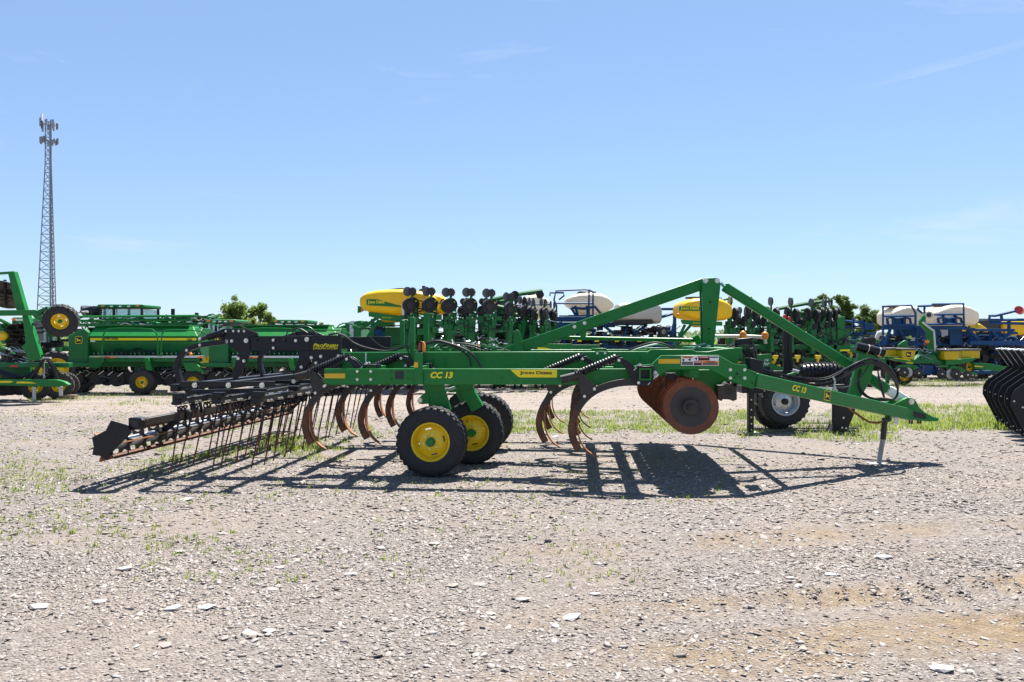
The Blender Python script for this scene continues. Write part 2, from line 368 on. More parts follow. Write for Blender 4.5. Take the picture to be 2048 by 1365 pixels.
# ------------------------------------------------------------------ loose stones
sm = bpy.data.materials.new('crushed_stone'); sm.use_nodes = True; n, l = sm.node_tree.nodes, sm.node_tree.links
b = n['Principled BSDF']; b.inputs['Roughness'].default_value = .85; b.inputs['Specular IOR Level'].default_value = .25
at_ = n.new('ShaderNodeAttribute'); at_.attribute_name = 'tone'
geo = n.new('ShaderNodeNewGeometry')
cr = RAMP(at_.outputs['Fac'], [(0, (0.087, 0.076, 0.070)), (.3, (0.171, 0.148, 0.132)), (.62, (0.247, 0.218, 0.199)), (.85, (0.311, 0.288, 0.269)), (1, (0.400, 0.385, 0.366))])
l.new(MIX(.5, cr, RAMP(NZ(45, 5, .7), [(.3, (.3, .3, .3)), (.7, (.7, .7, .7))]), 'OVERLAY'), b.inputs['Base Color'])
ICO_V = []; ICO_F = []
_b = bmesh.new(); bmesh.ops.create_icosphere(_b, subdivisions=1, radius=1); ICO_V = np.array([v.co[:] for v in _b.verts]); ICO_F = np.array([[v.index for v in f.verts] for f in _b.faces]); _b.free()
OCT_V = np.array([(1, 0, 0), (-1, 0, 0), (0, 1, 0), (0, -1, 0), (0, 0, 1), (0, 0, -1)], float); OCT_F = np.array([(0, 2, 4), (2, 1, 4), (1, 3, 4), (3, 0, 4), (2, 0, 5), (1, 2, 5), (3, 1, 5), (0, 3, 5)])
def joined(V, F, nv, pos, size, flat, tone, name, mat):
    """many small stones in one mesh: pos (k,3), size (k,)"""
    k = len(pos); var = V[None]*(1+rng.uniform(-.38, .38, (k, len(V), 1)))
    var = var*np.stack([size*rng.uniform(.75, 1.3, k), size*rng.uniform(.6, 1., k), size*flat], 1)[:, None, :]
    tx, ty, a = rng.normal(0, .22, k), rng.normal(0, .22, k), rng.uniform(0, 6.283, k)
    x, y, z = var[..., 0].copy(), var[..., 1].copy(), var[..., 2].copy()
    z = z+x*np.sin(tx)[:, None]+y*np.sin(ty)[:, None]
    ca, sa = np.cos(a)[:, None], np.sin(a)[:, None]
    co = np.stack([x*ca-y*sa, x*sa+y*ca, z], -1)+pos[:, None, :]
    m = len(V); fi = (F[None]+(np.arange(k)*m)[:, None, None]).reshape(-1, 3)
    me = bpy.data.meshes.new(name); me.vertices.add(k*m); me.vertices.foreach_set('co', co.ravel())
    nf = len(fi); me.loops.add(nf*3); me.loops.foreach_set('vertex_index', fi.ravel().astype(np.int32)); me.polygons.add(nf); me.polygons.foreach_set('loop_start', np.arange(0, nf*3, 3, dtype=np.int32))
    try: me.polygons.foreach_set('loop_total', np.full(nf, 3, np.int32))
    except Exception: pass
    me.update(calc_edges=True)
    at = me.attributes.new('tone', 'FLOAT', 'POINT'); at.data.foreach_set('value', np.repeat(tone, m)); me.materials.append(mat); return me
def density_field(x, y): return noise.noise(Vector((x*.55, y*.9, 21)))*.8+noise.noise(Vector((x*1.7, y*2.4, 5)))*.5
def scatter(d0, d1, count, smin, smed):
    pts = []; 
    while len(pts) < count:
        d = math.sqrt(random.uniform(d0*d0, d1*d1)); x = random.uniform(-.78, .78)*d
        f = density_field(x, d)
        if random.random() < .55+f*.8:
            if d > 17.5 and random.random() < .8 and d < 26: continue
            acr = -.20*x+.98*d
            if x > -.3 and min(abs(acr-3.56)/.36, abs(acr-4.20)/.26, abs(acr-5.55)/.3, abs(acr-2.95)/.2) < 1 and noise.noise(Vector((x*1.1, d*2, 8))) > -.25 and random.random() < .62: continue
            s = max(smin, min(smed*3.4, random.lognormvariate(math.log(smed), .43))); pts.append((x, d, hgt(x, d) if d < 14 else 0, s))
    a = np.array(pts); return a[:, :3], a[:, 3]
tone = lambda k: np.clip(rng.normal(.55, .17, k), 0, 1)
parts_ = []
for nm, V, F, args in (('gravel', ICO_V, ICO_F, (2.6, 6.0, 48000, .0045, .0086)), ('gravel', ICO_V, ICO_F, (6.0, 10.0, 30000, .007, .0125)), ('gravel', OCT_V, OCT_F, (10., 26., 20000, .012, .020))):
    ps, sz = scatter(*args); ps[:, 2] += sz*.05
    tag(place(nm, joined(V, F, 0, ps, sz, rng.uniform(.12, .36, len(sz)), tone(len(sz)), nm, sm), ground), kind='stuff')
# the largest stones, one by one
bank = []
for k in range(9):
    vv = ICO_V*(1+rng.uniform(-.26, .26, (len(ICO_V), 1)))*np.array([1.15, .85, .30]); me = bpy.data.meshes.new('stone'); me.from_pydata([tuple(v) for v in vv], [], [tuple(f) for f in ICO_F])
    at = me.attributes.new('tone', 'FLOAT', 'POINT'); at.data.foreach_set('value', np.full(len(vv), [.3, .5, .6, .7, .8, .92, .95, .22, .75][k], float)); me.materials.append(sm); bank.append(me)
def ray(px, py): d = CAMZ*FPX/(py-HY); return (px-CX)/FPX*d, d
spots = [(1143, 1237, 20, 6), (1882, 1342, 24, 5), (842, 974, 9, 0), (1766, 1116, 17, 6), (1660, 1150, 12, 5), (1580, 1157, 9, 4), (1045, 1201, 16, 5), (540, 1264, 14, 8), (500, 1270, 18, 3), (330, 1292, 16, 2), (410, 1218, 18, 5), (345, 1220, 16, 4), (250, 1140, 16, 4), (80, 1216, 18, 4), (200, 1206, 14, 4), (960, 1170, 14, 3), (905, 1172, 14, 2), (870, 1090, 12, 8), (980, 1228, 10, 5), (560, 1136, 9, 4), (700, 1150, 14, 3), (545, 1180, 12, 3), (640, 1098, 10, 2), (360, 1104, 12, 5), (230, 1150, 12, 7), (370, 1002, 13, 5), (1080, 1086, 8, 7), (760, 1098, 11, 5), (1190, 1188, 11, 4)]
for px, py, wpx, k in spots:
    x, d = ray(px, py); s = wpx/FPX*d; o = place('stone', bank[k], ground, (x, d, hgt(x, d)+s*.14), (random.uniform(-.1, .1), random.uniform(-.1, .1), random.uniform(-.5, .5))); o.scale = (s, s, s*random.uniform(.8, 1.1))
for i in range(262):
    d = math.sqrt(random.uniform(2.9**2, 9.5**2)); x = random.uniform(-.72, .72)*d; s = random.lognormvariate(math.log(.023), .30)*(.8+d*.045)
    o = place('stone', bank[random.choice((0, 0, 1, 1, 1, 2, 2, 3, 7, 8, 1, 4))], ground, (x, d, hgt(x, d)+s*.08), (random.uniform(-.2, .2), random.uniform(-.2, .2), random.uniform(0, 6.28))); o.scale = (s, s*random.uniform(.75, 1), s*random.uniform(.7, 1.2))

# ------------------------------------------------------------------ grass and weeds
grm = paint('sparse_grass', (.10, .16, .022), .6, c2=(.22, .25, .05), scale=1.3)
_bs = grm.node_tree.nodes['Principled BSDF']; _bs.inputs['Subsurface Weight'].default_value = 0
tr = grm.node_tree.nodes.new('ShaderNodeBsdfTranslucent'); tr.inputs['Color'].default_value = (.28, .36, .06, 1); ms = grm.node_tree.nodes.new('ShaderNodeMixShader'); ms.inputs['Fac'].default_value = .45
grm.node_tree.links.new(_bs.outputs[0], ms.inputs[1]); grm.node_tree.links.new(tr.outputs[0], ms.inputs[2]); grm.node_tree.links.new(ms.outputs[0], grm.node_tree.nodes['Material Output'].inputs['Surface'])
gV, gF = [], []
def tuft(x, y, h, nb, spread):
    z = hgt(x, y) if y < 14 else 0
    for _ in range(nb):
        a = random.uniform(0, 6.283); r = random.uniform(0, spread); bx, by = x+r*math.cos(a), y+r*math.sin(a); hh = h*random.uniform(.5, 1.15); le = hh*random.uniform(.15, .8); a2 = random.uniform(0, 6.283); w = .0028+hh*.022
        wx, wy = -math.sin(a2)*w, math.cos(a2)*w; o = len(gV); mx_, my_ = bx+le*.35*math.cos(a2), by+le*.35*math.sin(a2)
        gV.extend([(bx-wx, by-wy, z-.004), (bx+wx, by+wy, z-.004), (mx_+wx*.8, my_+wy*.8, z+hh*.6), (mx_-wx*.8, my_-wy*.8, z+hh*.6), (bx+le*math.cos(a2), by+le*math.sin(a2), z+hh)])
        gF.extend([(o, o+1, o+2, o+3), (o+3, o+2, o+4)])
def patchy(px0, px1, py0, py1, count, h, nb, spread, thr=-.15):
    k = 0; tries = 0
    while k < count and tries < count*12:
        tries += 1; px, py = random.uniform(px0, px1), random.uniform(py0, py1); x, d = ray(px, py)
        if noise.noise(Vector((x*.8, d*.8, 40)))+.5*noise.noise(Vector((x*2.3, d*2.3, 4))) < thr+random.uniform(-.2, .2): continue
        tuft(x, d, h*random.uniform(.6, 1.2), nb, spread); k += 1
patchy(1010, 1560, 824, 868, 1500, .085, 7, .13, -.3); patchy(1480, 1800, 820, 885, 700, .085, 6, .12, -.1); patchy(1700, 2048, 812, 862, 1300, .11, 7, .15, -.4)
patchy(0, 330, 815, 960, 330, .045, 5, .09, .0); patchy(0, 140, 915, 985, 90, .045, 5, .07, -.1); patchy(300, 900, 840, 925, 520, .07, 7, .07, .0); patchy(520, 640, 875, 905, 170, .09, 8, .06, -.3)
patchy(60, 420, 772, 812, 260, .10, 8, .2, .05); patchy(900, 1180, 760, 790, 160, .10, 8, .25, .1); patchy(1780, 2000, 757, 776, 260, .12, 8, .25, -.1); patchy(0, 1500, 880, 1010, 520, .04, 5, .03, -.05); patchy(0, 1300, 1000, 1170, 220, .036, 5, .025, .03); patchy(0, 500, 980, 1110, 150, .04, 6, .035, -.1)
me = bpy.data.meshes.new('grass'); me.from_pydata(gV, [], gF); me.materials.append(grm)
tag(place('grass', me), 'thin green grass and weeds growing through the gravel', 'grass', kind='stuff')
# ================================================================== the chisel plough in front
C = Fr(0, 10.5, -5, 'chisel_plough', 'long green chisel plough with black leveling rake, yellow rimmed wheels and curved rusty shanks', 'plough')
CR = C.root; P = C.p
NV = -1.93                                      # plane of the near side rail
rail = C.plate(MB(), [(648, 738), (1296, 738), (1296, 770), (648, 770)], NV, NV+.07).build('side_rail', GREEN, CR, .006)
_u = [q[0] for q in C.uw([(648, 738), (1296, 770)], NV)]; _w = [q[1] for q in C.uw([(648, 738), (1296, 770)], NV)]
ZT, ZB = _w[0], _w[1]; ZM = (ZT+ZB)/2
MB().prism([(_u[0], ZB), (_u[1], ZB), (_u[1], ZT), (_u[0], ZT)], 1.86, 1.93).build('side_rail', GREEN, CR, .006)
MB().box((_u[0]+.03, -1.6, ZM), (.06, .1, ZT-ZB-.01))
# black square paints the shade inside a tube end; plates on the rail
MB().box((*P(799, 750.5, NV).xy, P(799, 750.5, NV).z), (.1, .006, .095)).build('tube_end_shade', INK, rail)
for a, b in ((783, 743), (783, 758), (816, 743), (816, 758), (1004, 756), (1118, 741), (1144, 741), (1116, 757)):
    bolt(rail, P(a, b, NV-.001), .007, 'bolt_hole', INK)
for a, b in ((714.5, 743.3), (741.5, 743.3), (714.5, 759.3), (741.5, 759.3), (836, 743.3), (836, 759)): bolt(rail, P(a, b, NV-.001), .015)
C.plate(MB(), [(649, 747.5), (690, 747.5), (690, 757), (649, 757)], NV-.003, NV).build('reflector', REFL, rail)
C.plate(MB(), [(1021, 739.8), (1114, 739.8), (1114, 755.4), (1040, 755.4), (1035, 753)], NV-.003, NV).build('name_decal', DECAL, rail)
lettering(C, rail, 'John Deere', (1039.5, 750.9), (1104, 743), NV-.004, INK, bold=.03, small=True)
lettering(C, rail, 'CC 13', (861, 757), (906, 744.3), NV-.001, DECAL, shear=.25, bold=.045)
# near and far main beams
BV = -1.22
mbm = C.plate(MB(), [(680, 705), (1330, 703), (1330, 742), (680, 745)], BV, BV+.13).build('main_beam', GREEN, CR, .008)
uu = C.uw([(680, 705), (1330, 703), (1330, 742), (680, 745)], BV)
MB().prism(uu, 1.09, 1.22).build('main_beam', GREEN, CR, .008)
BT = uu[0][1]
def rr_out(px0, px1, py0, py1, k=6):
    r = min(px1-px0, py1-py0)/2; cx0, cx1, cy = px0+r, px1-r, (py0+py1)/2; o = []
    for i in range(k+1): t = R(90+180*i/k); o.append((cx0+r*math.cos(t), cy-r*math.sin(t)))
    for i in range(k+1): t = R(-90+180*i/k); o.append((cx1+r*math.cos(t), cy-r*math.sin(t)))
    return o
C.plate(MB(), rr_out(997, 1033, 718, 730), BV-.008, BV+.002).build('stiffener_plate', GREEN, mbm, .004)
C.plate(MB(), [(975, 741), (990, 716), (1000, 711), (1040, 711), (1046, 716), (1050, 726), (1072, 722), (1052, 741)], BV-.005, BV+.002).build('doubler_plate', GREEN, mbm, .003)
C.plate(MB(), [(1190, 703), (1216, 703), (1216, 742), (1190, 742)], BV-.006, BV+.002).build('doubler_plate', GREEN, mbm, .003)
for a, b in ((811, 715), (811, 731.5), (1194.5, 707), (1210, 707)): bolt(mbm, P(a, b, BV-.007), .014)
for a, b in ((1194.5, 716), (1210, 716), (1194.5, 729)): bolt(mbm, P(a, b, BV-.007), .008, 'bolt_hole', INK)
for a in (866, 890, 1268, 1280): MB().cyl(P(a, 718, BV-.02), P(a-1, 733, BV-.02), .006, 6).build('weld_tab', GREEN, mbm)
# cross tubes, hollow and square
TS = .135
def hollow(u, w, v0, v1, name='cross_tube'):
    t = .018; m = MB()
    for cu, cw, su, sw in ((0, TS/2-t/2, TS, t), (0, -TS/2+t/2, TS, t), (TS/2-t/2, 0, t, TS-2*t), (-TS/2+t/2, 0, t, TS-2*t)): m.box((u+cu, (v0+v1)/2, w+cw), (su, v1-v0, sw))
    o = m.build(name, GREEN, CR); MB().box((u, v0+.09, w), (TS-2*t-.002, .02, TS-2*t-.002)).build('tube_inside_shade', INK, o); return o  # black block paints the shade inside the open tube
F1 = P(1290.5, 749, -2.12); TW = F1.z; TU = {'a': F1.x, 'b': 1.26, 'c': -.97, 'd': -1.50}
hollow(TU['a'], TW, -2.12, 2.12)
for k in 'bcd': hollow(TU[k], TW, -1.84, 1.84)
hollow(2.75, TW+.02, -1.8, 1.8)
# ---- shanks: each one spring, clamp, curved shank, point
S_ = 180.
def rel(pts): return [((x-1290.5)/S_, (749-y)/S_) for x, y in pts]
def smoothp(pts, k=2):
    for _ in range(k):
        o = [pts[0]]
        for a, b in zip(pts, pts[1:]): o += [(a[0]*.75+b[0]*.25, a[1]*.75+b[1]*.25), (a[0]*.25+b[0]*.75, a[1]*.25+b[1]*.75)]
        pts = o+[pts[-1]]
    return pts
shk = smoothp(rel([(1283, 766), (1262, 765), (1236, 767.5), (1209, 775), (1185, 787), (1164.6, 807), (1150, 833), (1143.5, 859), (1148, 882), (1159, 902)]))
shank = MB().ribbon(shk, .034, .078).build('shank', BLK2, CR, .004)
low = smoothp(rel([(1158, 822), (1150, 838), (1144.5, 860), (1149, 882), (1160, 902)])); MB().ribbon(low, .036, .07).build('shank_tip', RUST, shank, .003)
ptc = smoothp(rel([(1155, 832), (1154, 850), (1155, 868), (1161, 888), (1173, 904), (1189, 914)])); m_ = len(ptc)
MB().ribbon([(a+.014, b) for a, b in ptc], .075, .016, [1 if i < m_*.75 else 1-.75*(i-m_*.75)/(m_*.25) for i in range(m_)]).build('point', RUST2, shank)
sp0, sp1 = Vector((rel([(1150, 752)])[0][0], 0, rel([(1150, 752)])[0][1])), Vector((rel([(1233, 717.5)])[0][0], 0, rel([(1233, 717.5)])[0][1]))
d_ = (sp1-sp0); L_ = d_.length; d_.normalize(); n1 = Vector((-d_.z, 0, d_.x)); n2 = Vector((0, 1, 0)); TN = 15; hel = []
for i in range(TN*10+1):
    t = i/(TN*10); an = 2*math.pi*TN*t; hel.append(sp0+d_*L_*t+(n1*math.cos(an)+n2*math.sin(an))*.036)
MB().tube(hel, .0115, 5).cyl(sp0, sp1+d_*.06, .018, 8).build('spring', BLACK, shank, ang=60)
pl = lambda pts, a, b: MB().prism(rel(pts), a, b)
up = pl([(1234, 719), (1240, 715.5), (1248, 717), (1262, 726), (1277, 744), (1283, 756), (1296, 760), (1306, 764), (1302, 772), (1281, 773), (1266, 764), (1258, 746), (1247, 730), (1238, 726)], -.055, -.035)
up.prism(rel([(1234, 719), (1240, 715.5), (1248, 717), (1262, 726), (1277, 744), (1283, 756), (1296, 760), (1306, 764), (1302, 772), (1281, 773), (1266, 764), (1258, 746), (1247, 730), (1238, 726)]), .035, .055).build('spring_arm', BLACK, shank, .003)
q = [(1157, 746), (1166, 746), (1190, 772), (1194, 781), (1170, 798), (1163, 790), (1158, 765)]
lb = pl(q, -.04, -.02); lb.prism(rel(q), .02, .04); a = Vector((rel([(1124, 761)])[0][0], 0, rel([(1124, 761)])[0][1])); b = Vector((rel([(1160, 752)])[0][0], 0, rel([(1160, 752)])[0][1]))
lb.cyl(a, b, .048, 12).build('spring_saddle', BLK2, shank, .003)
cl = MB(); h_ = TS/2
for a, b, sa, sb in ((h_+.014, 0, .02, TS+.05), (-h_-.014, 0, .02, TS+.05), (0, h_+.012, TS, .018), (0, -h_-.012, TS, .018)): cl.box((a, 0, b), (sa, .13, sb))
cl.build('clamp', BLACK, shank, .003)
ub = MB(); nuts = MB()
for sv in (-.05, .05):
    for (x0, y0), (x1, y1) in (((1268, 741), (1283, 729)), ((1296, 770), (1316, 748)), ((1302, 752), (1313, 744))):
        (a0, b0), (a1, b1) = rel([(x0, y0), (x1, y1)]); ub.cyl((a0, sv, b0), (a1, sv, b1), .008, 6); nuts.cyl((a0*.3+a1*.7, sv, b0*.3+b1*.7), (a1, sv, b1), .016, 6)
ub.build('u_bolts', ZINC, shank); nuts.build('nuts', ZINC, shank)
bl = MB()
for x, y in ((1190.5, 779), (1171, 793.5), (1277.5, 766), (1239, 721.5)):
    a, b = rel([(x, y)])[0]; bl.cyl((a, -.066, b), (a, .066, b), .017, 10)
bl.build('pivot_bolts', ZINC, shank)
spots_ = [('a', v) for v in (-2.05, -.68, .68, 2.05)]+[('b', v) for v in (-1.42, -.05, 1.32)]+[('d', v) for v in (-1.80, -.55, 1.36)]+[('c', v) for v in (-1.30, .05, 1.34)]
for i, (k, v) in enumerate(spots_):
    o = shank if i == 0 else copy_tree(shank, CR); o.location = (TU[k], v, TW)
# ---- transport wheels and their arms
WR, WW = .41, .31
for u, v in ((-.81, -1.63), (-.455, -.72), (-.45, .55), (-.81, 1.50)): wheel(CR, (u, v, WR), WR, WW, .222, YEL, GREEN, RUB, lug=.010, nlug=30)
def arm(v0, v1, pts, name='wheel_arm'): return C.plate(MB(), pts, v0, v1).build(name, GREEN, CR, .006)
for dv in (0, 2.12):
    mm = MB(); pts = C.uw([(842, 757), (884, 757), (892, 790), (903, 826), (914, 850), (900, 862), (876, 850), (858, 815), (853, 795)], -1.28); mm.prism(pts, -1.28+dv, -1.20+dv)
    pts = C.uw([(884, 765), (892, 790), (903, 826), (908, 838), (898, 826), (884, 790)], -1.28)
    ar = mm.build('wheel_arm', GREEN, CR, .006)
    mm = MB(); mm.prism(C.uw([(853, 783), (838, 796), (834, 802), (838, 808), (845, 809), (856, 808), (860, 800)], -1.29), -1.29+dv, -1.27+dv); mm.build('ear', GREEN, ar, .003)
    bolt(ar, P(840, 801, -1.292)+Vector((0, dv, 0)), .026, 'pin')
    MB().cyl((-.81, -1.60+dv, WR), (-.40, -.72+dv, WR) if dv == 0 else (-.45, -.70+dv, WR), .045, 10).build('axle', GREEN, CR)
mm = MB(); mm.bar(P(930, 772, -.9), P(956, 818, -.9), .14, .16).build('wheel_arm', GREEN, CR, .006)
mm = MB(); mm.prism(C.uw([(903, 776), (918, 765), (950, 765), (945, 776), (915, 784), (905, 782)], -1.0), -1.0, -.86).build('cylinder_mount', GREEN, CR, .004)
MB().cyl(P(882, 785, -1.0), P(912, 775, -1.0), .022, 10).build('cylinder_rod', STEEL, CR)
# ---- disc gang under the front
GU, GZ, DR = 2.17, .865, .305
dprof = [(.0, .055), (.06, .055), (.14, .045), (.22, .022), (.285, 0), (.305, -.012), (.305, -.006), (.285, .007), (.22, .029), (.14, .052), (.06, .062), (0, .062)]
dsk = MB().lathe([p for p in dprof if p[0] >= .215], n=40).mesh('disc', DISCM); dc = MB().lathe([(0, .052), (.07, .052), (.14, .043), (.222, .019), (.226, .020), (.222, .026), (.07, .058), (0, .058)], n=32).mesh('disc_centre', DGREY)
for i in range(19):
    v = -1.97+i*.205; o = place('disc', dsk, CR, (GU, v, GZ)); place('disc_centre', dc, o)
    if i == 0: MB().cyl((0, -.06, 0), (0, .05, 0), .045, 6).cyl((0, -.015, 0), (0, .05, 0), .085, 20).cyl((0, -.085, 0), (0, -.05, 0), .02, 8).build('end_nut', DGREY, o)
MB().box((GU, 0, GZ), (.04, 4.1, .04)).build('gang_shaft', BLK2, CR)
MB().bar((GU+.05, -1.9, TW+.0), (GU+.05, 1.9, TW+.0), .1, .1).build('gang_tube', GREEN, CR, .004)
for v in (-1.45, -.5, .5, 1.45):
    h = MB(); h.prism([(GU-.02, GZ+.02), (GU+.16, TW-.02), (GU+.30, TW-.02), (GU+.05, GZ-.06)], v-.02, v+.02); h.build('gang_hanger', GREEN, CR, .003)
    MB().cyl((GU, v-.05, GZ), (GU, v+.05, GZ), .07, 12).build('bearing', BLK2, CR)
C.plate(MB(), [(1375, 740), (1438, 740), (1450, 765), (1434, 785), (1428, 792), (1415, 790), (1400, 775)], -1.5, -1.44).build('gang_bracket', GREEN, CR, .004)
C.plate(MB(), [(1400, 742), (1466, 745), (1472, 765), (1440, 762)], -1.2, -1.1).build('gang_bracket', GREEN, CR, .004)
g = MB(); c0 = P(1341, 752, -1.6)
g.box(c0, (.12, .12, .07)).cyl(c0+Vector((-.06, -.07, .02)), c0+Vector((-.06, -.07, -.16)), .009, 6).cyl(c0+Vector((.05, -.07, .02)), c0+Vector((.05, -.07, -.18)), .009, 6).cyl(c0+Vector((-.13, -.07, .02)), c0+Vector((-.13, -.07, -.14)), .008, 6); g.build('gang_clamp', BLACK, CR, .003)
# stop casting by the gang
cs = C.plate(MB(), [(1436, 771), (1447, 771), (1452, 766), (1462, 770), (1474, 775), (1474, 800), (1466, 803), (1462, 800), (1446, 799), (1443, 803), (1436, 799)], -1.7, -1.5).build('stop_casting', DGREY, CR, .006)
c = P(1459, 783, -1.7); MB().cyl((c.x, -1.704, c.z), (c.x, -1.6, c.z), .042, 14).build('bore', INK, cs)
C.plate(MB(), [(1432, 765), (1445, 766), (1445, 800), (1434, 796)], -1.5, -1.2).build('stop_bracket', GREEN, CR, .004)
# ---- front side plates
c6 = lambda pts: crop(4.873, 1240, 660, pts)
up_o = c6([(110, 330), (300, 192), (700, 190), (740, 213), (860, 213), (1000, 185), (1110, 180), (1142, 240), (1150, 330), (1150, 450), (110, 450)])
for v0 in (BV, 1.14): MB().prism(C.uw(up_o, BV), v0-.01, v0+.09).build('upper_side_plate', GREEN, CR, .006)
lo_o = c6([(300, 500), (230, 430), (150, 345), (310, 335), (400, 250), (960, 247), (1110, 330), (1235, 345), (1240, 380), (1335, 420), (1300, 580), (1190, 545), (1130, 520), (900, 400), (860, 386), (480, 390), (440, 410), (300, 500)])[:-1]
PV = NV-.02
sp = None
for v0 in (PV, 1.88):
    o = MB().prism(C.uw(lo_o, PV), v0, v0+.05).build('lower_side_plate', GREEN, CR, .006); sp = sp or o
def rect(x0, y0, x1, y1): return [(x0, y0), (x1, y0), (x1, y1), (x0, y1)]
C.plate(MB(), c6(rect(375, 285, 585, 330)), PV-.003, PV).build('reflector', REFL, sp)
dec = C.plate(MB(), c6(rect(595, 255, 963, 350)), PV-.003, PV).build('warning_decal', WHT, sp)
for r_, m_ in ((rect(600, 259, 712, 276), ORD), (rect(718, 259, 760, 300), WHT), (rect(762, 259, 874, 300), REDD), (rect(720, 303, 798, 346), REDD), (rect(802, 303, 960, 346), ORD), (rect(602, 312, 711, 344), GREY), (rect(878, 262, 957, 275), GREY), (rect(765, 277, 872, 297), INK), (rect(723, 324, 795, 344), INK), (rect(806, 322, 950, 343), GREY)):
    C.plate(MB(), c6(r_), PV-.0045 - (.001 if m_ in (INK, GREY) else 0), PV-.002).build('decal_panel', m_, dec)
for s_, a, b, m_ in (('WARNING', (616, 274), (698, 263), INK), ('DANGER', (780, 273), (856, 262), WHT), ('DANGER', (726, 321), (790, 308), WHT), ('WARNING', (840, 319), (930, 307), INK)):
    aa, bb = c6([a, b]); lettering(C, dec, s_, aa, bb, PV-.0056, m_, bold=.02)
for (x, y) in c6([(618, 296), (680, 292), (742, 282)]): 
    q = P(x, y, PV-.0056); MB().cyl((q.x, PV-.0058, q.z), (q.x, PV-.003, q.z), .02, 3).build('pictogram', INK, dec)
for x, y in c6([(1075, 390), (1215, 390), (1075, 470), (1215, 470)]): bolt(sp, P(x, y, PV-.001), .016)
for x, y, r in ((1140, 430, .014), (1118, 462, .007), (1172, 462, .007), (1308, 432, .008), (1290, 515, .008)):
    (a, b), = c6([(x, y)]); bolt(sp, P(a, b, PV-.001), r, 'bolt_hole', INK)
# ---- tongue: two legs meeting at the hitch
A, B = P(1508, 760.5, -1.88), P(1822, 830, -.12)
for sgn in (1, -1):
    a, b = Vector((A.x, A.y*sgn, A.z)), Vector((B.x, B.y*sgn, B.z)); MB().bar(a, b, .09, .155).build('tongue_leg', GREEN, CR, .012)
    if sgn == 1:
        d = (b-a).normalized(); sd = Vector((d.y, -d.x, 0)).normalized(); upv = sd.cross(d)*-1
        if upv.z < 0: upv = -upv
        ll = (b-a).length
        def onleg(t, h, off=.0465): return a+d*(t*ll)+upv*h+sd*off
        fr_x = math.atan2(d.y, d.x); pit = math.asin(d.z)
        rotm = Matrix((d, -sd, upv)).transposed().to_euler()
        place('lettering', text_mesh('CC 13', .245, .072, DECAL, shear=.25, bold=.035), CR, onleg(.195, -.03), rotm)
        e = bpy.data.objects.new('badge', MB().box((0, 0, 0), (.115, .002, .115)).mesh('badge', DECAL)); col.objects.link(e); e.parent = CR; e.location = onleg(.405, .0); e.rotation_euler = rotm
        place('badge_field', MB().box((0, -.002, 0), (.1, .002, .1)).mesh('badge_field', INK), e); place('deer', MB().prism([((x-.52)*.095, (z-.5)*.09) for x, z in DEER], -.0045, -.002).mesh('deer', DECAL), e)
ct = MB(); ct.bar(P(1570, 776, -1.5)+Vector((0, 0, 0)), P(1570, 776, -1.5)+Vector((0, 3.0, 0)), .08, .1); ct.build('tongue_brace', GREEN, CR, .006)
hp = [(1785, 811), (1806, 800), (1814, 796), (1825, 797), (1833, 803), (1838, 815), (1852, 827), (1870, 836), (1877, 838), (1876, 843), (1852, 843), (1833, 841), (1795, 832)]
for v0 in (-.17, .09): MB().prism(C.uw(hp, -.17), v0, v0+.08).build('hitch_plate', GREEN, CR, .005)
bolt(CR, P(1822.5, 804, -.172), .032, 'hitch_pin', d=.03); C.plate(MB(), [(1832, 826), (1876, 836), (1878, 842), (1832, 838)], -.085, .085).build('hitch_clevis', GREEN, CR, .01)
C.plate(MB(), [(1826, 822), (1852, 829), (1852, 839), (1826, 834)], -.1725, -.168).build('dark_patch', INK, CR)  # flat black patch laid on the hitch plate
mm = MB()
for x in (1819, 1824, 1836, 1841): mm.cyl(P(x, 838, -.05), P(x, 848, -.05), .014, 8)
mm.build('drawbar_bolts', RUST, CR)
# jack
j = MB(); j.cyl(P(1770, 836, -.33), P(1766, 879, -.33), .036, 14); jk = j.build('jack_tube', BLK2, CR)
jb = P(1757.5, 922, -.33); jb.z = .012; MB().cyl(P(1766, 878, -.33), jb, .031, 14).build('jack_leg', paint('dull_zinc', (.30, .30, .29), .55, var=.2), jk)
MB().box((jb.x-.03, -.33, .006), (.2, .14, .012)).build('jack_foot', STEEL, jk)
MB().cyl(P(1776, 838, -.42), P(1776, 838, -.2), .045, 14).cyl(P(1776, 838, -.424), P(1776, 838, -.41), .03, 12).build('jack_mount', GREEN, jk); MB().cyl(P(1776, 838, -.428), P(1776, 838, -.40), .028, 12).build('jack_bore', INK, jk)
C.plate(MB(), [(1786, 836), (1794, 834), (1797, 836), (1796, 849), (1791, 848), (1789, 839)], -.34, -.32).build('pin_handle', STEEL, jk)
ch = MB(); cp = [(1698, 816), (1705, 823), (1713, 828), (1720, 833), (1728, 839), (1738, 844), (1748, 846), (1758, 845.5), (1764, 843)]
cpts = [P(x, y, -.42) for x, y in cp]; ln = []
tot = 26
for i in range(tot):
    t = i/(tot-1)*(len(cpts)-1); k = min(int(t), len(cpts)-2); c = cpts[k].lerp(cpts[k+1], t-k); d = (cpts[k+1]-cpts[k]).normalized(); s2 = Vector((0, 1, 0)) if i % 2 else d.cross(Vector((0, 1, 0))).normalized()
    ch.tube([c+d*.024*math.cos(x)+s2*.012*math.sin(x) for x in [2*math.pi*q/8 for q in range(8)]], .0055, 4, close=True)
ch.build('safety_chain', RUST2, CR)
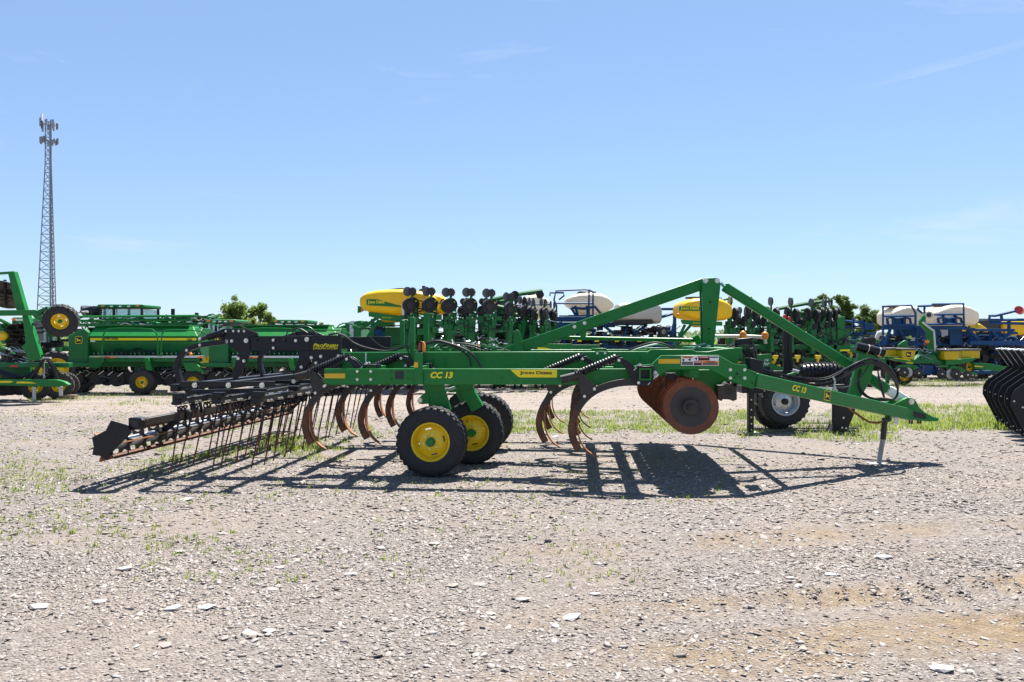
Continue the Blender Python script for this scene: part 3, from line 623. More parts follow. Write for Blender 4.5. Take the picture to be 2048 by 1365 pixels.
# ---- mast and braces above the frame
mast = None
for v0 in (-.13, .07):
    o = MB().prism(C.uw([(1404, 566), (1410, 556.5), (1434, 556), (1440, 559), (1441, 574), (1436, 620), (1427, 702), (1408, 702), (1406, 640)], -.13), v0, v0+.06).build('mast', GREEN, CR, .006); mast = mast or o
C.plate(MB(), [(1408, 600), (1430, 600), (1425, 700), (1409, 700)], -.069, .069).build('mast_web', GREEN, CR)
for x, y in ((1411, 562), (1434.5, 562)): bolt(mast, P(x, y, -.132), .03, 'pin', d=.03)
for x, y, r in ((1420.5, 605, .012), (1418, 658, .012), (1417, 683, .009), (1418, 667, .008)): bolt(mast, P(x, y, -.131), r, 'bolt_hole', INK)
MB().bar(P(1407, 568, 0), P(1010, 706, 0), .11, .155).build('rear_brace', GREEN, CR, .012)
rb = CR
for x, y in ((1149, 654), (1169, 646.5)): bolt(CR, P(x, y, -.056), .022)
C.plate(MB(), [(1152, 655), (1172, 648), (1172, 672), (1171, 681), (1166, 681), (1160, 672)], -.05, .05).build('brace_gusset', GREEN, CR, .004)
C.plate(MB(), [(1026, 706), (1027.5, 665), (1033, 660), (1038, 661.5), (1049, 706)], -.1, -.07).build('brace_ear', GREEN, CR, .004)
C.plate(MB(), [(1026, 706), (1027.5, 665), (1033, 660), (1038, 661.5), (1049, 706)], .07, .1).build('brace_ear', GREEN, CR, .004)
MB().cyl(P(1441, 566, 0), P(1451, 576, 0), .022, 8).build('brace_rod', STEEL, CR)
a, b = P(1448, 573.5, 0), P(1774, 779, 0)
MB().bar(a, b, .12, .125).build('front_brace', GREEN, CR, .02); MB().bar(b, P(1817, 806, 0), .118, .122).build('brace_sleeve', WHT, CR, .02)
MB().tube([P(1126, 676, .35), P(1406, 681.5, .35)], .028, 8).build('pivot_shaft', GREEN, CR); MB().tube([P(1428, 673, .3), P(1500, 673, .3), P(1528, 675, .3), P(1531, 681, .3), P(1531, 688, .3)], .024, 8, 1).build('bent_pipe', PVC, CR)
MB().bar(P(1390, 672, .35), P(1400, 690, .35), .1, .08).build('pivot_block', GREEN, CR, .004)
C.plate(MB(), rect(1183, 697, 1213, 704), -.9, -.8).build('valve_block', GREEN, CR, .004)
# cross member plates between the beams
for u in (-2.2, 1.9): MB().box((u, 0, BT-.12), (.12, 2.16, .14)).build('frame_cross_member', GREEN, CR, .006)
MB().prism(C.uw([(1010, 706), (1060, 706), (1060, 722), (1010, 722)], -.1), -.1, .1).build('brace_foot', GREEN, CR, .004)
MB().box((P(1418, 700, 0).x, 0, BT+.0), (.4, 2.3, .12)).build('mast_base', GREEN, CR, .006)
bolt(CR, P(1417, 695, -.14), .03, 'pin', d=.03)
# ---- light posts and lamps
for x0, x1, y0, v in ((820, 829, 635, -1.26), (847, 857, 631, 1.0), (800, 808, 641, 1.3)):
    C.plate(MB(), rect(x0, y0, x1, 738 if v < 0 else 704), v, v+.05).build('light_post', GREEN, CR, .003)
C.plate(MB(), [(829, 706), (845, 706), (846, 770), (829, 770)], -1.955, -1.945).build('joint_strap', GREEN, CR, .002)
C.plate(MB(), rect(828, 725, 836, 735.5), -1.96, -1.956).build('reflector', REFL, CR)
C.plate(MB(), [(822, 700), (830, 700), (830, 740), (822, 740)], -1.3, -1.27).build('post_foot', GREEN, CR, .002)
C.plate(MB(), rect(841, 627, 866, 631), 1.0, 1.08).build('post_cap', GREEN, CR, .003)
def lamp(px, py, v, s=1.):
    b0 = P(px, py, v); k = .036*s; o = MB().box(b0+Vector((0, 0, -.085*s)), (.15*s, .09, .014)).build('lamp_base', BLACK, CR)
    MB().prism([(b0.x-.04*s, b0.z-.078*s), (b0.x+.012*s, b0.z-.078*s), (b0.x+.012*s, b0.z+.05*s), (b0.x-.005*s, b0.z+.062*s), (b0.x-.03*s, b0.z+.04*s)], v-.025, v+.025).build('lamp_case', BLACK, o, .005)
    MB().prism([(b0.x+.012*s, b0.z-.075*s), (b0.x+.045*s, b0.z-.075*s), (b0.x+.045*s, b0.z+.02*s), (b0.x+.03*s, b0.z+.05*s), (b0.x+.012*s, b0.z+.056*s)], v-.03, v+.03).build('lens', ORNG, o, .008)
    MB().prism([(b0.x-.03*s, b0.z-.06*s), (b0.x-.005*s, b0.z-.06*s), (b0.x-.005*s, b0.z+.045*s), (b0.x-.03*s, b0.z+.03*s)], v-.03, v-.02).build('red_lens', REDL, o, .004)
lamp(843, 692, -1.3); lamp(955, 693, 1.25, .8); MB().cyl(P(843, 700, -1.3), P(841, 741, -1.3), .009, 6).cyl(P(841, 705, -1.3), P(843, 740, -1.3), .006, 5).build('lamp_stem', BLACK, CR)
MB().ball(P(1530, 672, .3), (.05, .05, .06)).build('amber_lamp', ORNG, CR); MB().ball(P(1486, 672, .1), (.05, .05, .07)).build('amber_lamp', ORNG, CR)
for x in (732,): MB().cyl(P(x, 706, -1.4), P(x, 737, -1.4), .011, 8).build('marker_rod', STEEL, CR)
# ---- hoses
def hose(pts, v, r=.013, name='hose', m=None, dv=0.):
    k = len(pts); return MB().tube([P(x, y, v+dv*i/max(1, k-1)) for i, (x, y) in enumerate(pts)], r, 6, 2).build(name, m or HOSE, CR)
c8 = lambda pts: crop(5.39, 680, 550, pts)
hose(c8([(-20, 640), (60, 660), (150, 740), (300, 795), (500, 828), (620, 800), (730, 750)]), -1.3); hose(c8([(330, 680), (420, 760), (520, 800), (700, 780)]), -1.0, .008)
hose(c8([(720, 760), (740, 850), (760, 980)]), -1.35, .012); hose(c8([(880, 900), (885, 1000)]), -1.35)
hose(c8([(925, 740), (1050, 705), (1180, 740), (1300, 780), (1400, 830), (1470, 900), (1520, 1000)]), -1.32, .017); hose(c8([(925, 750), (1060, 722), (1200, 760), (1330, 830), (1400, 890), (1410, 990)]), -1.33, .014)
hose(c8([(1220, 745), (1320, 738), (1450, 760), (1560, 800), (1650, 818)]), -1.0, .014); hose(c8([(1100, 760), (1150, 740), (1250, 735), (1400, 745)]), -.8, .012)
hose([(1255, 702), (1285, 690), (1310, 684), (1335, 690), (1350, 700)], -.9, .014); hose([(1262, 702), (1295, 692), (1320, 687), (1345, 697)], -.8, .012, m=STEEL); hose([(1380, 702), (1400, 690), (1412, 688)], -.5, .012, m=STEEL)
# valve clutter on the beams
vc = MB()
for i in range(26):
    q = P(random.uniform(860, 1000), 0, -.9); vc.box((q.x, random.uniform(-1.0, -.6), BT+random.uniform(.0, .09)), (random.uniform(.03, .09), .06, random.uniform(.03, .08)))
vc.build('valve_block', GREEN2, CR, .004)
ft = MB()
for i in range(34):
    q = P(random.uniform(855, 1005), 0, -.9); v = random.uniform(-1.05, -.62); z = BT+random.uniform(.05, .17); ft.cyl((q.x, v, z), (q.x+random.uniform(-.06, .06), v-.03, z+random.uniform(-.04, .05)), .008, 6)
ft.build('hose_fittings', STEEL, CR)
for i in range(8):
    x = random.uniform(870, 1000); hose([(x, 700), (x+10, 692+random.uniform(-3, 4)), (x+35, 694), (x+60, 703)], random.uniform(-.9, -.4), .010)
# hose bundle over the tongue
for i in range(9):
    o1 = random.uniform(-7, 7); o2 = random.uniform(-8, 8); v = -1.0+random.uniform(-.06, .06)
    hose([(1480+i*3, 700+o1), (1515, 740+o1), (1560, 752+o1), (1615, 764+o2), (1655, 764+o2), (1690, 745+o2), (1712, 730+o1), (1738, 721+o2*.8), (1760, 724+o1), (1785, 745+o2), (1797, 775+o1), (1794, 795), (1780, 803)], v, random.choice((.009, .012, .013)), dv=.75)
for i in range(5):
    o1 = random.uniform(-4, 4); hose([(1722, 742+o1), (1716, 765), (1722, 785+o1), (1740, 798), (1765, 800+o1), (1785, 800)], -.3, .012)
for i in range(4): o1 = random.uniform(-6, 6); hose([(1752, 722), (1757, 750), (1760+o1, 775), (1770, 800)], -.2, .009)
hose([(1655, 764), (1662, 775), (1700, 776), (1725, 752), (1738, 730)], -.5, .009); hose([(1630, 770), (1650, 778), (1672, 776)], -.7, .008, m=STEEL)
for i in range(10):
    o1 = random.uniform(-6, 6); hose([(1442, 702+o1*.4), (1470, 690+o1), (1492, 683+o1*.5), (1508, 692+o1), (1514, 712), (1510, 738)], -.8+random.uniform(-.2, .2), .013)
MB().bar(P(1470, 684, -.9), P(1505, 681, -.9), .08, .07).build('hose_guard', BLACK, CR, .01)
C.plate(MB(), [(1501, 716), (1527, 722), (1525, 748), (1499, 740)], -1.55, -1.3).build('control_box', BLACK, CR, .008)
st = MB(); q = P(1668, 768, -.75); st.tube([P(x, y, -.75) for x, y in ((1665, 753), (1670, 762), (1668, 775), (1676, 784), (1668, 784), (1666, 775))], .012, 6, 1).build('hook', PVC, CR)
# hose post with tube
C.plate(MB(), [(1718, 706), (1752, 712), (1742, 760), (1722, 795), (1697, 790), (1708, 750)], -.28, -.2).build('hose_post', GREEN, CR, .005); C.plate(MB(), [(1718, 706), (1752, 712), (1742, 760), (1722, 795), (1697, 790), (1708, 750)], .0, .08).build('hose_post', GREEN, CR, .005)
C.plate(MB(), rect(1716, 693, 1752, 706), -.2, .1).build('post_head', GREEN, CR, .004)
a, b = P(1712, 692.5, -.2), P(1768, 706, -.2); tb = MB().cyl(a, b, .056, 16).build('manual_tube', BLACK, CR)
for t in (.42, .82): c = a.lerp(b, t); d = (b-a).normalized(); MB().cyl(c-d*.006, c+d*.006, .0585, 16).build('tube_strap', PVC, tb)
C.plate(MB(), rect(1728, 676, 1752, 690), .2, .3).build('hydraulic_block', BLACK, CR, .005)
# ---- black leveling attachment
KV = -1.30; ck = lambda pts: crop(7.185, 440, 640, pts); cb = lambda pts: crop(5.69, 340, 600, pts)
lev = []
for side in (0, 1):
    dv = 0 if side == 0 else 2.5
    def pz(pts, a, b, name, m=BLACK, bev=.005): return MB().prism(C.uw(pts, KV), KV+a+dv, KV+b+dv).build(name, m, CR, bev)
    pz(ck([(430, 240), (1300, 228), (1300, 440), (1120, 445), (430, 445)]), 0, .12, 'rake_beam')
    e = pz(ck([(1300, 226), (1740, 222), (1740, 690), (1420, 730), (1345, 620), (1300, 560)]), -.012, .03, 'mounting_plate')
    pz(ck([(1150, 440), (1299, 440), (1305, 600), (1120, 830), (1085, 905), (1035, 908), (1035, 840), (1100, 640), (1130, 560)]), -.01, .012, 'support_leg')
    pz(ck([(1290, 590), (1318, 610), (1160, 800), (1135, 780)]), .03, .05, 'support_strut')
    pz(ck([(0, 150), (60, 128), (380, 130), (545, 200), (552, 237), (428, 246), (440, 480), (300, 790), (240, 862), (185, 862), (205, 700), (268, 470), (160, 385), (90, 345), (20, 270), (-10, 200)]), -.015, .015, 'rake_bracket')
    mbk = MB(); mbk.ribbon([(x-0, z) for x, z in smoothp(C.uw(cb([(640, 478), (500, 497), (345, 518), (215, 570), (125, 665), (100, 760), (120, 850), (150, 945)]), KV))], .06, .062)
    o = mbk.build('rake_link', BLACK, CR, .004); o.location = (0, KV-.05+dv, 0)
    a, b = [P(x, y, KV-.05) for x, y in cb([(590, 378), (430, 425)])]; MB().cyl(a+Vector((0, dv, 0)), b+Vector((0, dv, 0)), .042, 12).build('rake_cylinder', BLACK, CR)
    a, b = [P(x, y, KV-.05) for x, y in cb([(430, 425), (335, 452)])]; MB().cyl(a+Vector((0, dv, 0)), b+Vector((0, dv, 0)), .026, 12).build('cylinder_rod', BLK2, CR)
    if side == 0:
        for x, y, r in ((765, 293, .016), (768, 405, .016), (1088, 300, .017), (1248, 282, .026), (375, 300, .026), (170, 305, .018), (85, 315, .026), (25, 195, .022), (85, 165, .014), (193, 163, .014), (270, 163, .014), (348, 163, .014), (262, 557, .018), (343, 592, .018), (1168, 680, .017), (1313, 545, .018), (1448, 527, .018), (1703, 520, .018), (1378, 620, .016), (1058, 885, .024)):
            (a, b), = ck([(x, y)]); bolt(CR, P(a, b, KV-.018), r)
        for x, y, r in ((190, 575, .016), (338, 445, .018), (340, 515, .016)):
            (a, b), = cb([(x, y)]); bolt(CR, P(a, b, KV-.085), r)
        for x, y, r in ((520, 293, .014), (918, 288, .014), (1380, 280, .012), (1475, 275, .009), (1215, 575, .009)):
            (a, b), = ck([(x, y)]); bolt(CR, P(a, b, KV-.014), r, 'bolt_hole', INK)
        lettering(C, CR, 'ProFinish', (626.6, 694.6), (676.8, 687.6), KV-.0135, DECAL, shear=.25, bold=.03, small=True)
        lettering(C, CR, 'LEVELING SYSTEM', (626, 699), (675.6, 695.3), KV-.0135, DECAL, shear=.25, bold=.02)
nk = MB().ribbon(smoothp(C.uw(ck([(705, 440), (600, 490), (560, 545), (560, 640), (615, 840)]), 0.)), .03, .05).build('rake_neck', BLACK, CR, .004)
MB().box((P(545, 763, 0).x, 0, P(0, 757, 0).z), (.1, 3.3, .09)).build('rake_cross_tube', BLACK, CR, .006)
MB().box((P(470, 763, 0).x, 0, P(0, 760, 0).z), (.1, 3.3, .09)).build('rake_cross_tube', BLACK, CR, .006)
hose(ck([(0, 110), (60, 70), (150, 50), (260, 70), (380, 130), (470, 170), (540, 200)]), KV-.02, .012); hose(ck([(-20, 120), (40, 85), (130, 65), (200, 80)]), KV+.3, .012); hose(ck([(950, 230), (970, 170), (1040, 130), (1150, 120), (1260, 190)]), KV+.8, .008); hose(ck([(1040, 220), (1050, 150), (1200, 90), (1310, 110), (1390, 210)]), KV+1.2, .008); hose(ck([(1560, 215), (1700, 190), (1800, 230), (1880, 300)]), KV+.02, .013)
# tine bars: carriers, bars, spring tines
TB = [(-3.62, .93), (-3.16, .945), (-2.70, .955)]
for v0 in (-2.32, 1.2):
    C_ = C.uw(rect(359, 763, 548, 773.5), -2.32); MB().prism(C_, v0, v0+.05).build('rake_carrier', BLACK, CR, .004)
for x in (389.5, 457, 524): 
    q = P(x, 771, -2.33); bolt(CR, q, .027, d=.02)
tine = None
for bi, (u, w) in enumerate(TB):
    tbb = MB().box((u, 0, w-.02), (.085, 4.66, .075)).build('tine_bar', BLACK, CR, .006)
    for v in (-2.3, -1.2, 0, 1.2, 2.3): MB().box((u+.03, v, w+.045), (.13, .09, .06)).build('bar_clamp', BLACK, tbb, .004)
    for k in range(15):
        v = -2.24+k*.305+(bi*.1)
        if v > 2.3: continue
        if tine is None:
            hx = [(.035*math.sin(t), -.05+t*.012, -.035+.035*math.cos(t)) for t in [2*math.pi*i/9 for i in range(20)]]
            hx = [(a, b, c-.02) for a, b, c in hx]
            tine = MB().tube(hx+[(-.01, .0, -.12), (-.15, 0, -.78)], 0.009, 5).build('tine', RUST, CR); tine.location = (u, v, w-.06); o = tine
            MB().tube(hx, .0105, 5).cyl((-.05, -.02, .02), (-.085, -.02, .02), .018, 6).cyl((.04, -.02, .02), (.075, -.02, .02), .016, 6).build('coil', BLACK, tine)
            MB().cyl((.05, -.035, .02), (.08, -.035, .02), .016, 6).cyl((.05, .035, .02), (.08, .035, .02), .016, 6).cyl((-.02, -.06, .0), (.0, -.045, 0), .016, 6).build('nuts', ZINC, tine)
            MB().cyl((-.01, 0, -.12), (-.062, 0, -.36), .011, 6).build('tine_shoulder', BLACK, tine)
        else: o = copy_tree(tine, CR, (u, v, w-.06))
        o.rotation_euler = (random.uniform(-.03, .03), random.uniform(-.04, .04), random.uniform(-.1, .1))
for (u0, w0), (u1, w1) in zip(TB, TB[1:]):
    for v in (-2.0, 0, 2.0): MB().bar((u0, v, w0+.07), (u1, v, w1+.07), .05, .05).build('bar_link', BLACK, CR, .004)
# roller
RU, RZ, RV, RR_ = -4.28, .44, 2.62, .155
MB().cyl((RU, -RV+.03, RZ), (RU, RV-.03, RZ), .06, 18).build('roller_shaft', STEEL, CR)
star = MB(); sp_ = []
for i in range(12):
    t = 2*math.pi*i/12+.2; r = RR_*.98 if i % 2 == 0 else .08; sp_.append((r*math.cos(t), r*math.sin(t)))
star = MB().prism(sp_, -.005, .005).mesh('star_plate', BLK2)
for i in range(17): v = -RV+.02+i*(2*RV-.04)/16; place('star_plate', star, CR, (RU, v, RZ), (0, 0, 0))
for i in range(6):
    t = 2*math.pi*i/6+.2; m = MB(); n_ = 20; rp_ = [];
    c = Vector((RU+RR_*math.cos(t), 0, RZ+RR_*math.sin(t))); rot = Matrix.Rotation(-t, 3, 'Y'); m.box(c, (.05, 2*RV, .014), rot); m.build('roller_bar', RUST if i % 2 else RUST2, CR)
for s2 in (-1, 1):
    e = MB().prism([(RU+.10, RZ+.29), (RU+.29, RZ+.24), (RU+.34, RZ+.16), (RU+.10, RZ-.07), (RU-.02, RZ-.08), (RU-.10, RZ+.0), (RU-.12, RZ+.10), (RU+.04, RZ+.18)], s2*(RV+.03)-.008, s2*(RV+.03)+.008).build('roller_end_plate', BLACK, CR, .003)
    tt = []
    for i in range(10): t = 2*math.pi*i/10; r = .16 if i % 2 == 0 else .11; tt.append((RU+r*math.cos(t), RZ+r*math.sin(t)))
    MB().prism(tt, s2*(RV+.012)-.006, s2*(RV+.012)+.006).build('end_star', BLACK, CR)
rt = Vector((RU+.34, 0, RZ+.25)); MB().box(rt, (.085, 2*RV, .085)).build('roller_frame_tube', BLK2, CR, .006)
for v in (-2.55, -1.55, 0, 1.55):
    c = MB().box((rt.x, v, rt.z), (.13, .13, .13)).build('tube_clamp', BLACK, CR, .006); MB().cyl((.07, -.03, .05), (.1, -.03, .05), .017, 6).cyl((.07, .03, .05), (.1, .03, .05), .017, 6).build('clamp_nuts', ZINC, c); c.children[0].location = (rt.x, v, rt.z)
for v in (-1.35, 1.2):
    k = P(372, 770, KV); MB().bar((rt.x+.03, v, rt.z), (k.x+.03, v, k.z), .05, .06).build('roller_arm', BLACK, CR, .004); MB().bar((rt.x+.12, v, rt.z), (k.x+.18, v, k.z-.02), .03, .03).build('roller_arm', BLACK, CR, .004)
for v in (-1.55, 1.55):
    MB().cyl((RU, v-.06, RZ), (RU, v+.06, RZ), .09, 12).bar((RU, v, RZ), (rt.x, v, rt.z), .03, .07).build('roller_bearing', BLACK, CR)
# ================================================================== machines standing behind
def extr_u(m, prof, u0, u1, cut=0.):
    n = len(prof); return m.add([(u0, v, w) for v, w in prof]+[(u1-(cut*(w-prof[0][1]) if cut and w > prof[0][1] else 0), v, w) for v, w in prof], [tuple(range(n)), tuple(range(2*n-1, n-1, -1))]+[(i, (i+1) % n, n+(i+1) % n, n+i) for i in range(n)])
def loft(m, st, n=28, e=.40):
    """tank: stations (u, zlow, zhigh, half depth) with rounded-square sections"""
    sg = lambda x: math.copysign(abs(x)**e, x); k = len(st); vs = []
    for u, z0, z1, hd in st:
        for i in range(n): t = 2*math.pi*i/n; vs.append((u, hd*sg(math.cos(t)), (z0+z1)/2+(z1-z0)/2*sg(math.sin(t))))
    fs = [(j*n+i, j*n+(i+1) % n, (j+1)*n+(i+1) % n, (j+1)*n+i) for j in range(k-1) for i in range(n)]+[tuple(range(n-1, -1, -1)), tuple(range((k-1)*n, k*n))]
    return m.add(vs, fs)
def T(fr, pts, v, r, name, m, par=None, n=7, sm=1): return MB().tube([fr.p(x, y, v) for x, y in pts], r, n, sm).build(name, m, par or fr.root)
def Bx(fr, x0, y0, x1, y1, v0, v1, name, m, par=None, bev=.0): return fr.plate(MB(), rect(x0, y0, x1, y1), v0, v1).build(name, m, par or fr.root, bev)
def Pl(fr, pts, v0, v1, name, m, par=None, bev=0.): return fr.plate(MB(), pts, v0, v1).build(name, m, par or fr.root, bev)

def clutter(fr, px0, px1, py0, py1, v0, v1, nb, name, m, kind='hose', r=.02):
    for i in range(nb):
        x, y, v = random.uniform(px0, px1), random.uniform(py0, py1), random.uniform(v0, v1)
        if kind == 'hose':
            L_ = random.uniform(12, 45); h = random.uniform(-9, 9); T(fr, [(x, y), (x+L_*.3, y+h), (x+L_*.7, y-h*.5), (x+L_, y+random.uniform(-5, 5))], v, r*random.uniform(.6, 1.2), name, m, None, 5, 1)
        else:
            Bx(fr, x, y, x+random.uniform(4, 14), y+random.uniform(4, 14), v, v+.15, name, m)

# ---- grain drill
c1 = lambda pts: crop(4.402, 0, 520, pts)
D1 = Fr(-11.4, 22.9, 0, 'grain_drill', 'green grain drill beside the folded tillage machine, wheel chocked with a wood block', 'grain drill', 'grain drills parked behind the plough')
r1 = D1.root; U = lambda px, v=0.: D1.p(px, 682, v).x
hop = extr_u(MB(), [(0, 1.74), (.30, 2.0), (.95, 2.0), (1.25, 1.7), (1.0, 1.12), (.25, 1.12), (.03, 1.5), (.0, 1.60)], U(178), U(397)).build('hopper', GREEN2, r1, .01)
extr_u(MB(), [(-.03, 1.725), (.29, 2.0), (.97, 2.02), (.97, 2.05), (.27, 2.04), (-.05, 1.75)], U(180), U(397), .9).build('hopper_lid', GREEN, r1, .006)
extr_u(MB(), [(.2, 2.05), (.95, 2.05), (.95, 2.10), (.2, 2.10)], U(165), U(372)).build('lid_rail', GREEN2, r1)
MB().box(((U(178)+U(397))/2, .0, 1.56), (U(397)-U(178), .05, .03)).build('hopper_ledge', GREEN, hop)
eb = MB().prism([(U(139), .80), (U(178), .80), (U(178), 1.86), (U(170), 1.98), (U(150), 1.86), (U(139), 1.74)], -.06, .95).build('drive_cover', GREEN2, r1, .015)
emblem(D1, eb, 157.5, 680.5, .11, -.065)
MB().box(((U(181)+U(393))/2, -.012, 1.655), (U(393)-U(181), .012, .07)).build('stripe', DECAL, hop)
lettering(D1, hop, 'JOHN DEERE', (207, 681.2), (236, 675.5), -.022, INK, bold=.03); lettering(D1, hop, '1560', (374, 682), (384, 677.3), -.022, INK, bold=.03)
Bx(D1, 181, 681.5, 190, 684.5, -.02, -.005, 'decal', WHT, hop)
MB().box(((U(179)+U(396))/2, .3, 1.2), (U(396)-U(179), .1, .42)).build('meter_recess_shade', INK, r1)  # black box paints the shaded recess behind the seed cups
cup = MB().box((0, 0, 0), (.05, .07, .10)).cyl((0, -.02, -.05), (0, .0, -.5), .018, 6).mesh('seed_cup', GREEN2); tip = MB().box((0, -.045, .02), (.03, .02, .035)).mesh('cup_clip', PVC)
for i in range(24): o = place('seed_cup', cup, r1, (U(183)+i*(U(394)-U(183))/23, .18, 1.2)); place('cup_clip', tip, o)
Bx(D1, 178, 712.5, 398, 716, -.45, .1, 'walkway', STEEL, r1); Bx(D1, 178, 717, 398, 724, -.40, -.30, 'frame_tube', GREEN2, r1, .01); Bx(D1, 183, 724, 392, 734, .15, .35, 'rear_frame_tube', GREEN2, r1, .01)
Pl(D1, c1([(780, 860), (915, 860), (915, 895), (860, 955), (780, 950)]), -.46, -.41, 'gusset', GREEN2, r1, .006); Pl(D1, c1([(1265, 862), (1305, 865), (1345, 975), (1290, 975)]), -.55, -.42, 'wheel_leg', GREEN, r1, .006)
Pl(D1, c1([(1610, 905), (1720, 905), (1800, 990), (1795, 1005), (1730, 980), (1640, 985)]), -.5, -.4, 'fender', GREEN, r1, .006); Bx(D1, 100, 726, 180, 734, -.2, 0, 'hitch_beam', GREEN2, r1, .01)
for x0, x1, m_ in ((188.5, 199, REFL), (208, 219, REDD), (219, 230, ORD), (395, 403, ORD), (397, 407, REFL)): Bx(D1, x0, 713.6, x1, 716.6, -.456, -.452, 'reflector', m_, r1)
T(D1, c1([(893, 850), (905, 680), (925, 625), (970, 600), (1330, 605), (1375, 640), (1390, 690), (1388, 850)]), -.46, .02, 'guard_rail', GREEN, r1); T(D1, c1([(1415, 850), (1422, 680), (1435, 630), (1480, 613), (1740, 623), (1800, 640), (1825, 670)]), -.46, .02, 'guard_rail', GREEN, r1); T(D1, c1([(1738, 680), (1745, 610), (1790, 560), (1860, 560), (1960, 600)]), .5, .02, 'guard_rail', GREEN, r1)
MB().ball(D1.p(381.6, 709, -.5), .05).build('amber_lamp', ORNG, r1)
wheel(r1, (U(287, -.45), -.45, .37), .37, .36, .165, YEL, GREEN, RUBD, nlug=20, rotz=R(6)); wheel(r1, (U(388, -.2), -.2, .36), .36, .34, .16, YEL, GREEN, RUBD, lug=.02, nlug=18, rotz=R(8)); wheel(r1, (U(165, .5), .5, .37), .37, .36, .165, YEL, GREEN, RUBD, nlug=20)
op = MB().lathe([(0, .02), (.06, .03), (.215, .0), (.218, .008), (.06, .045), (0, .045)], n=24).build('opener', BLK2, r1)
MB().bar((.02, .04, .02), (-.12, .5, .36), .05, .07).build('drag_arm', BLACK, op); MB().cyl((.0, .06, .1), (-.06, .45, .5), .025, 8).build('press_spring', BLACK, op); MB().cyl((.16, .02, -.06), (.16, .1, -.06), .12, 16).build('press_wheel', RUB, op); MB().bar((.02, -.02, .1), (.16, -.02, .22), .012, .02).build('scraper', ZINC, op)
xs_ = [151, 170, 196, 214, 234, 255, 268, 306, 320, 333, 345, 357, 370, 382]
for i, x in enumerate(xs_):
    o = op if i == 0 else copy_tree(op, r1); y = 758+2*math.sin(i*2.1); q = D1.p(x, y, .1+.15*(i % 2)); o.location = q; o.rotation_euler = (0, 0, R(22)); 
clutter(D1, 150, 380, 734, 752, .2, .7, 26, 'hose', HOSE, r=.025); clutter(D1, 150, 380, 736, 758, .0, .4, 20, 'link_rod', STEEL, r=.012); clutter(D1, 150, 385, 736, 756, .4, .9, 36, 'opener_bracket', BLACK, 'box'); clutter(D1, 182, 390, 700, 711, .02, .1, 14, 'seed_tube', HOSE, r=.016)
# the second drill stands right of the first
def clone(fr, dx, dy, label):
    r = copy_tree(fr.root); r.location = (fr.x+dx, fr.y+dy, 0); r['label'] = label; return r
clone(D1, 4.33, -.15, 'second green grain drill partly hidden by the black leveling plates of the plough')

# ---- folded tillage machine at the left edge
cl_ = lambda pts: crop(4.709, 0, 530, pts)
L = Fr(-13.0, 20.2, 0, 'tillage_machine', 'tall folded green disc machine cut off by the frame, one wheel raised in the air', 'tillage machine'); lr = L.root
tg = Pl(L, [(-60, 758), (112, 760), (128, 764), (137, 770), (128, 773), (112, 774.5), (-60, 770)], -.55, -.4, 'tongue', GREEN, lr, .01)
Pl(L, cl_([(-50, 1094), (100, 1092), (130, 1102), (90, 1113), (-50, 1113)]), -.556, -.552, 'yellow_stripe', DECAL, tg); Pl(L, cl_([(160, 1102), (210, 1098), (300, 1105), (342, 1119), (150, 1117)]), -.556, -.552, 'yellow_stripe', DECAL, tg)
Bx(L, 64.5, 774, 69.5, 809.5, -.5, -.44, 'jack', PVC, lr, .004); Bx(L, 62, 807, 73, 810, -.55, -.4, 'jack_foot', RUST, lr); Bx(L, 117.5, 774, 123, 792, -.35, -.28, 'hitch_stand', STEEL, lr, .006)
Bx(L, -60, 726, 137, 735.5, -.1, .1, 'frame_tube', GREEN2, lr, .012); Bx(L, -60, 735, 60, 757, .2, .35, 'frame_tube', GREEN2, lr, .01); Bx(L, 20, 731, 36, 735, -.106, -.102, 'decal', REDD, lr)
wheel(lr, (L.p(72, 700, .2).x, .2, .36), .36, .32, .16, YEL, GREEN, RUBD, lug=.02, nlug=18, rotz=R(28)); wheel(lr, (L.p(118, 700, .5).x, .5, .37), .37, .34, .165, YEL, GREEN, RUBD, lug=.02, nlug=18, rotz=R(28)); wheel(lr, (L.p(100, 700, .25).x+.02, .9, .36), .36, .3, .165, YEL, GREEN, RUBD, rotz=R(28))
Pl(L, cl_([(75, 85), (132, 62), (232, 410), (262, 480), (385, 885), (262, 912), (250, 850), (198, 775), (240, 735), (208, 480), (150, 420)]), -.15, .02, 'wing_mast', GREEN, lr, .01)
Pl(L, cl_([(-60, 72), (130, 60), (126, 82), (-60, 92)]), -.12, .0, 'mast_cap', GREEN, lr, .006); Pl(L, cl_([(-200, 430), (330, 424), (420, 470), (425, 540), (330, 508), (300, 475), (-200, 482)]), -.35, -.18, 'wing_beam', GREEN, lr, .01)
Pl(L, cl_([(330, 440), (440, 390), (450, 412), (350, 475)]), -.38, -.15, 'wing_bracket', GREEN2, lr, .006); Pl(L, cl_([(370, 490), (440, 460), (430, 560), (380, 540)]), -.3, -.2, 'wheel_bracket', GREEN, lr, .006)
wheel(lr, L.p(122, 641.5, -.35), .42, .34, .20, YEL, GREEN2, RUB, lug=.03, nlug=20, rotz=R(20), tilt=R(12))
gd = MB().lathe([(0, .05), (.06, .05), (.2, .01), (.26, -.02), (.265, -.012), (.2, .02), (.06, .06), (0, .06)], n=22).mesh('gang_disc', BLK2)
for x, y, k in ((10, 568, 0), (12, 576, 0), (8, 585, 0), (12, 593, 0), (8, 601, 0), (14, 609, 0), (35, 655, 1), (34, 665, 1), (36, 675, 1), (32, 684, 1), (34, 693, 1)): place('gang_disc', gd, lr, L.p(x, y, .1), (R(70+random.uniform(-8, 8)), R(random.uniform(-8, 8)), R(15)))
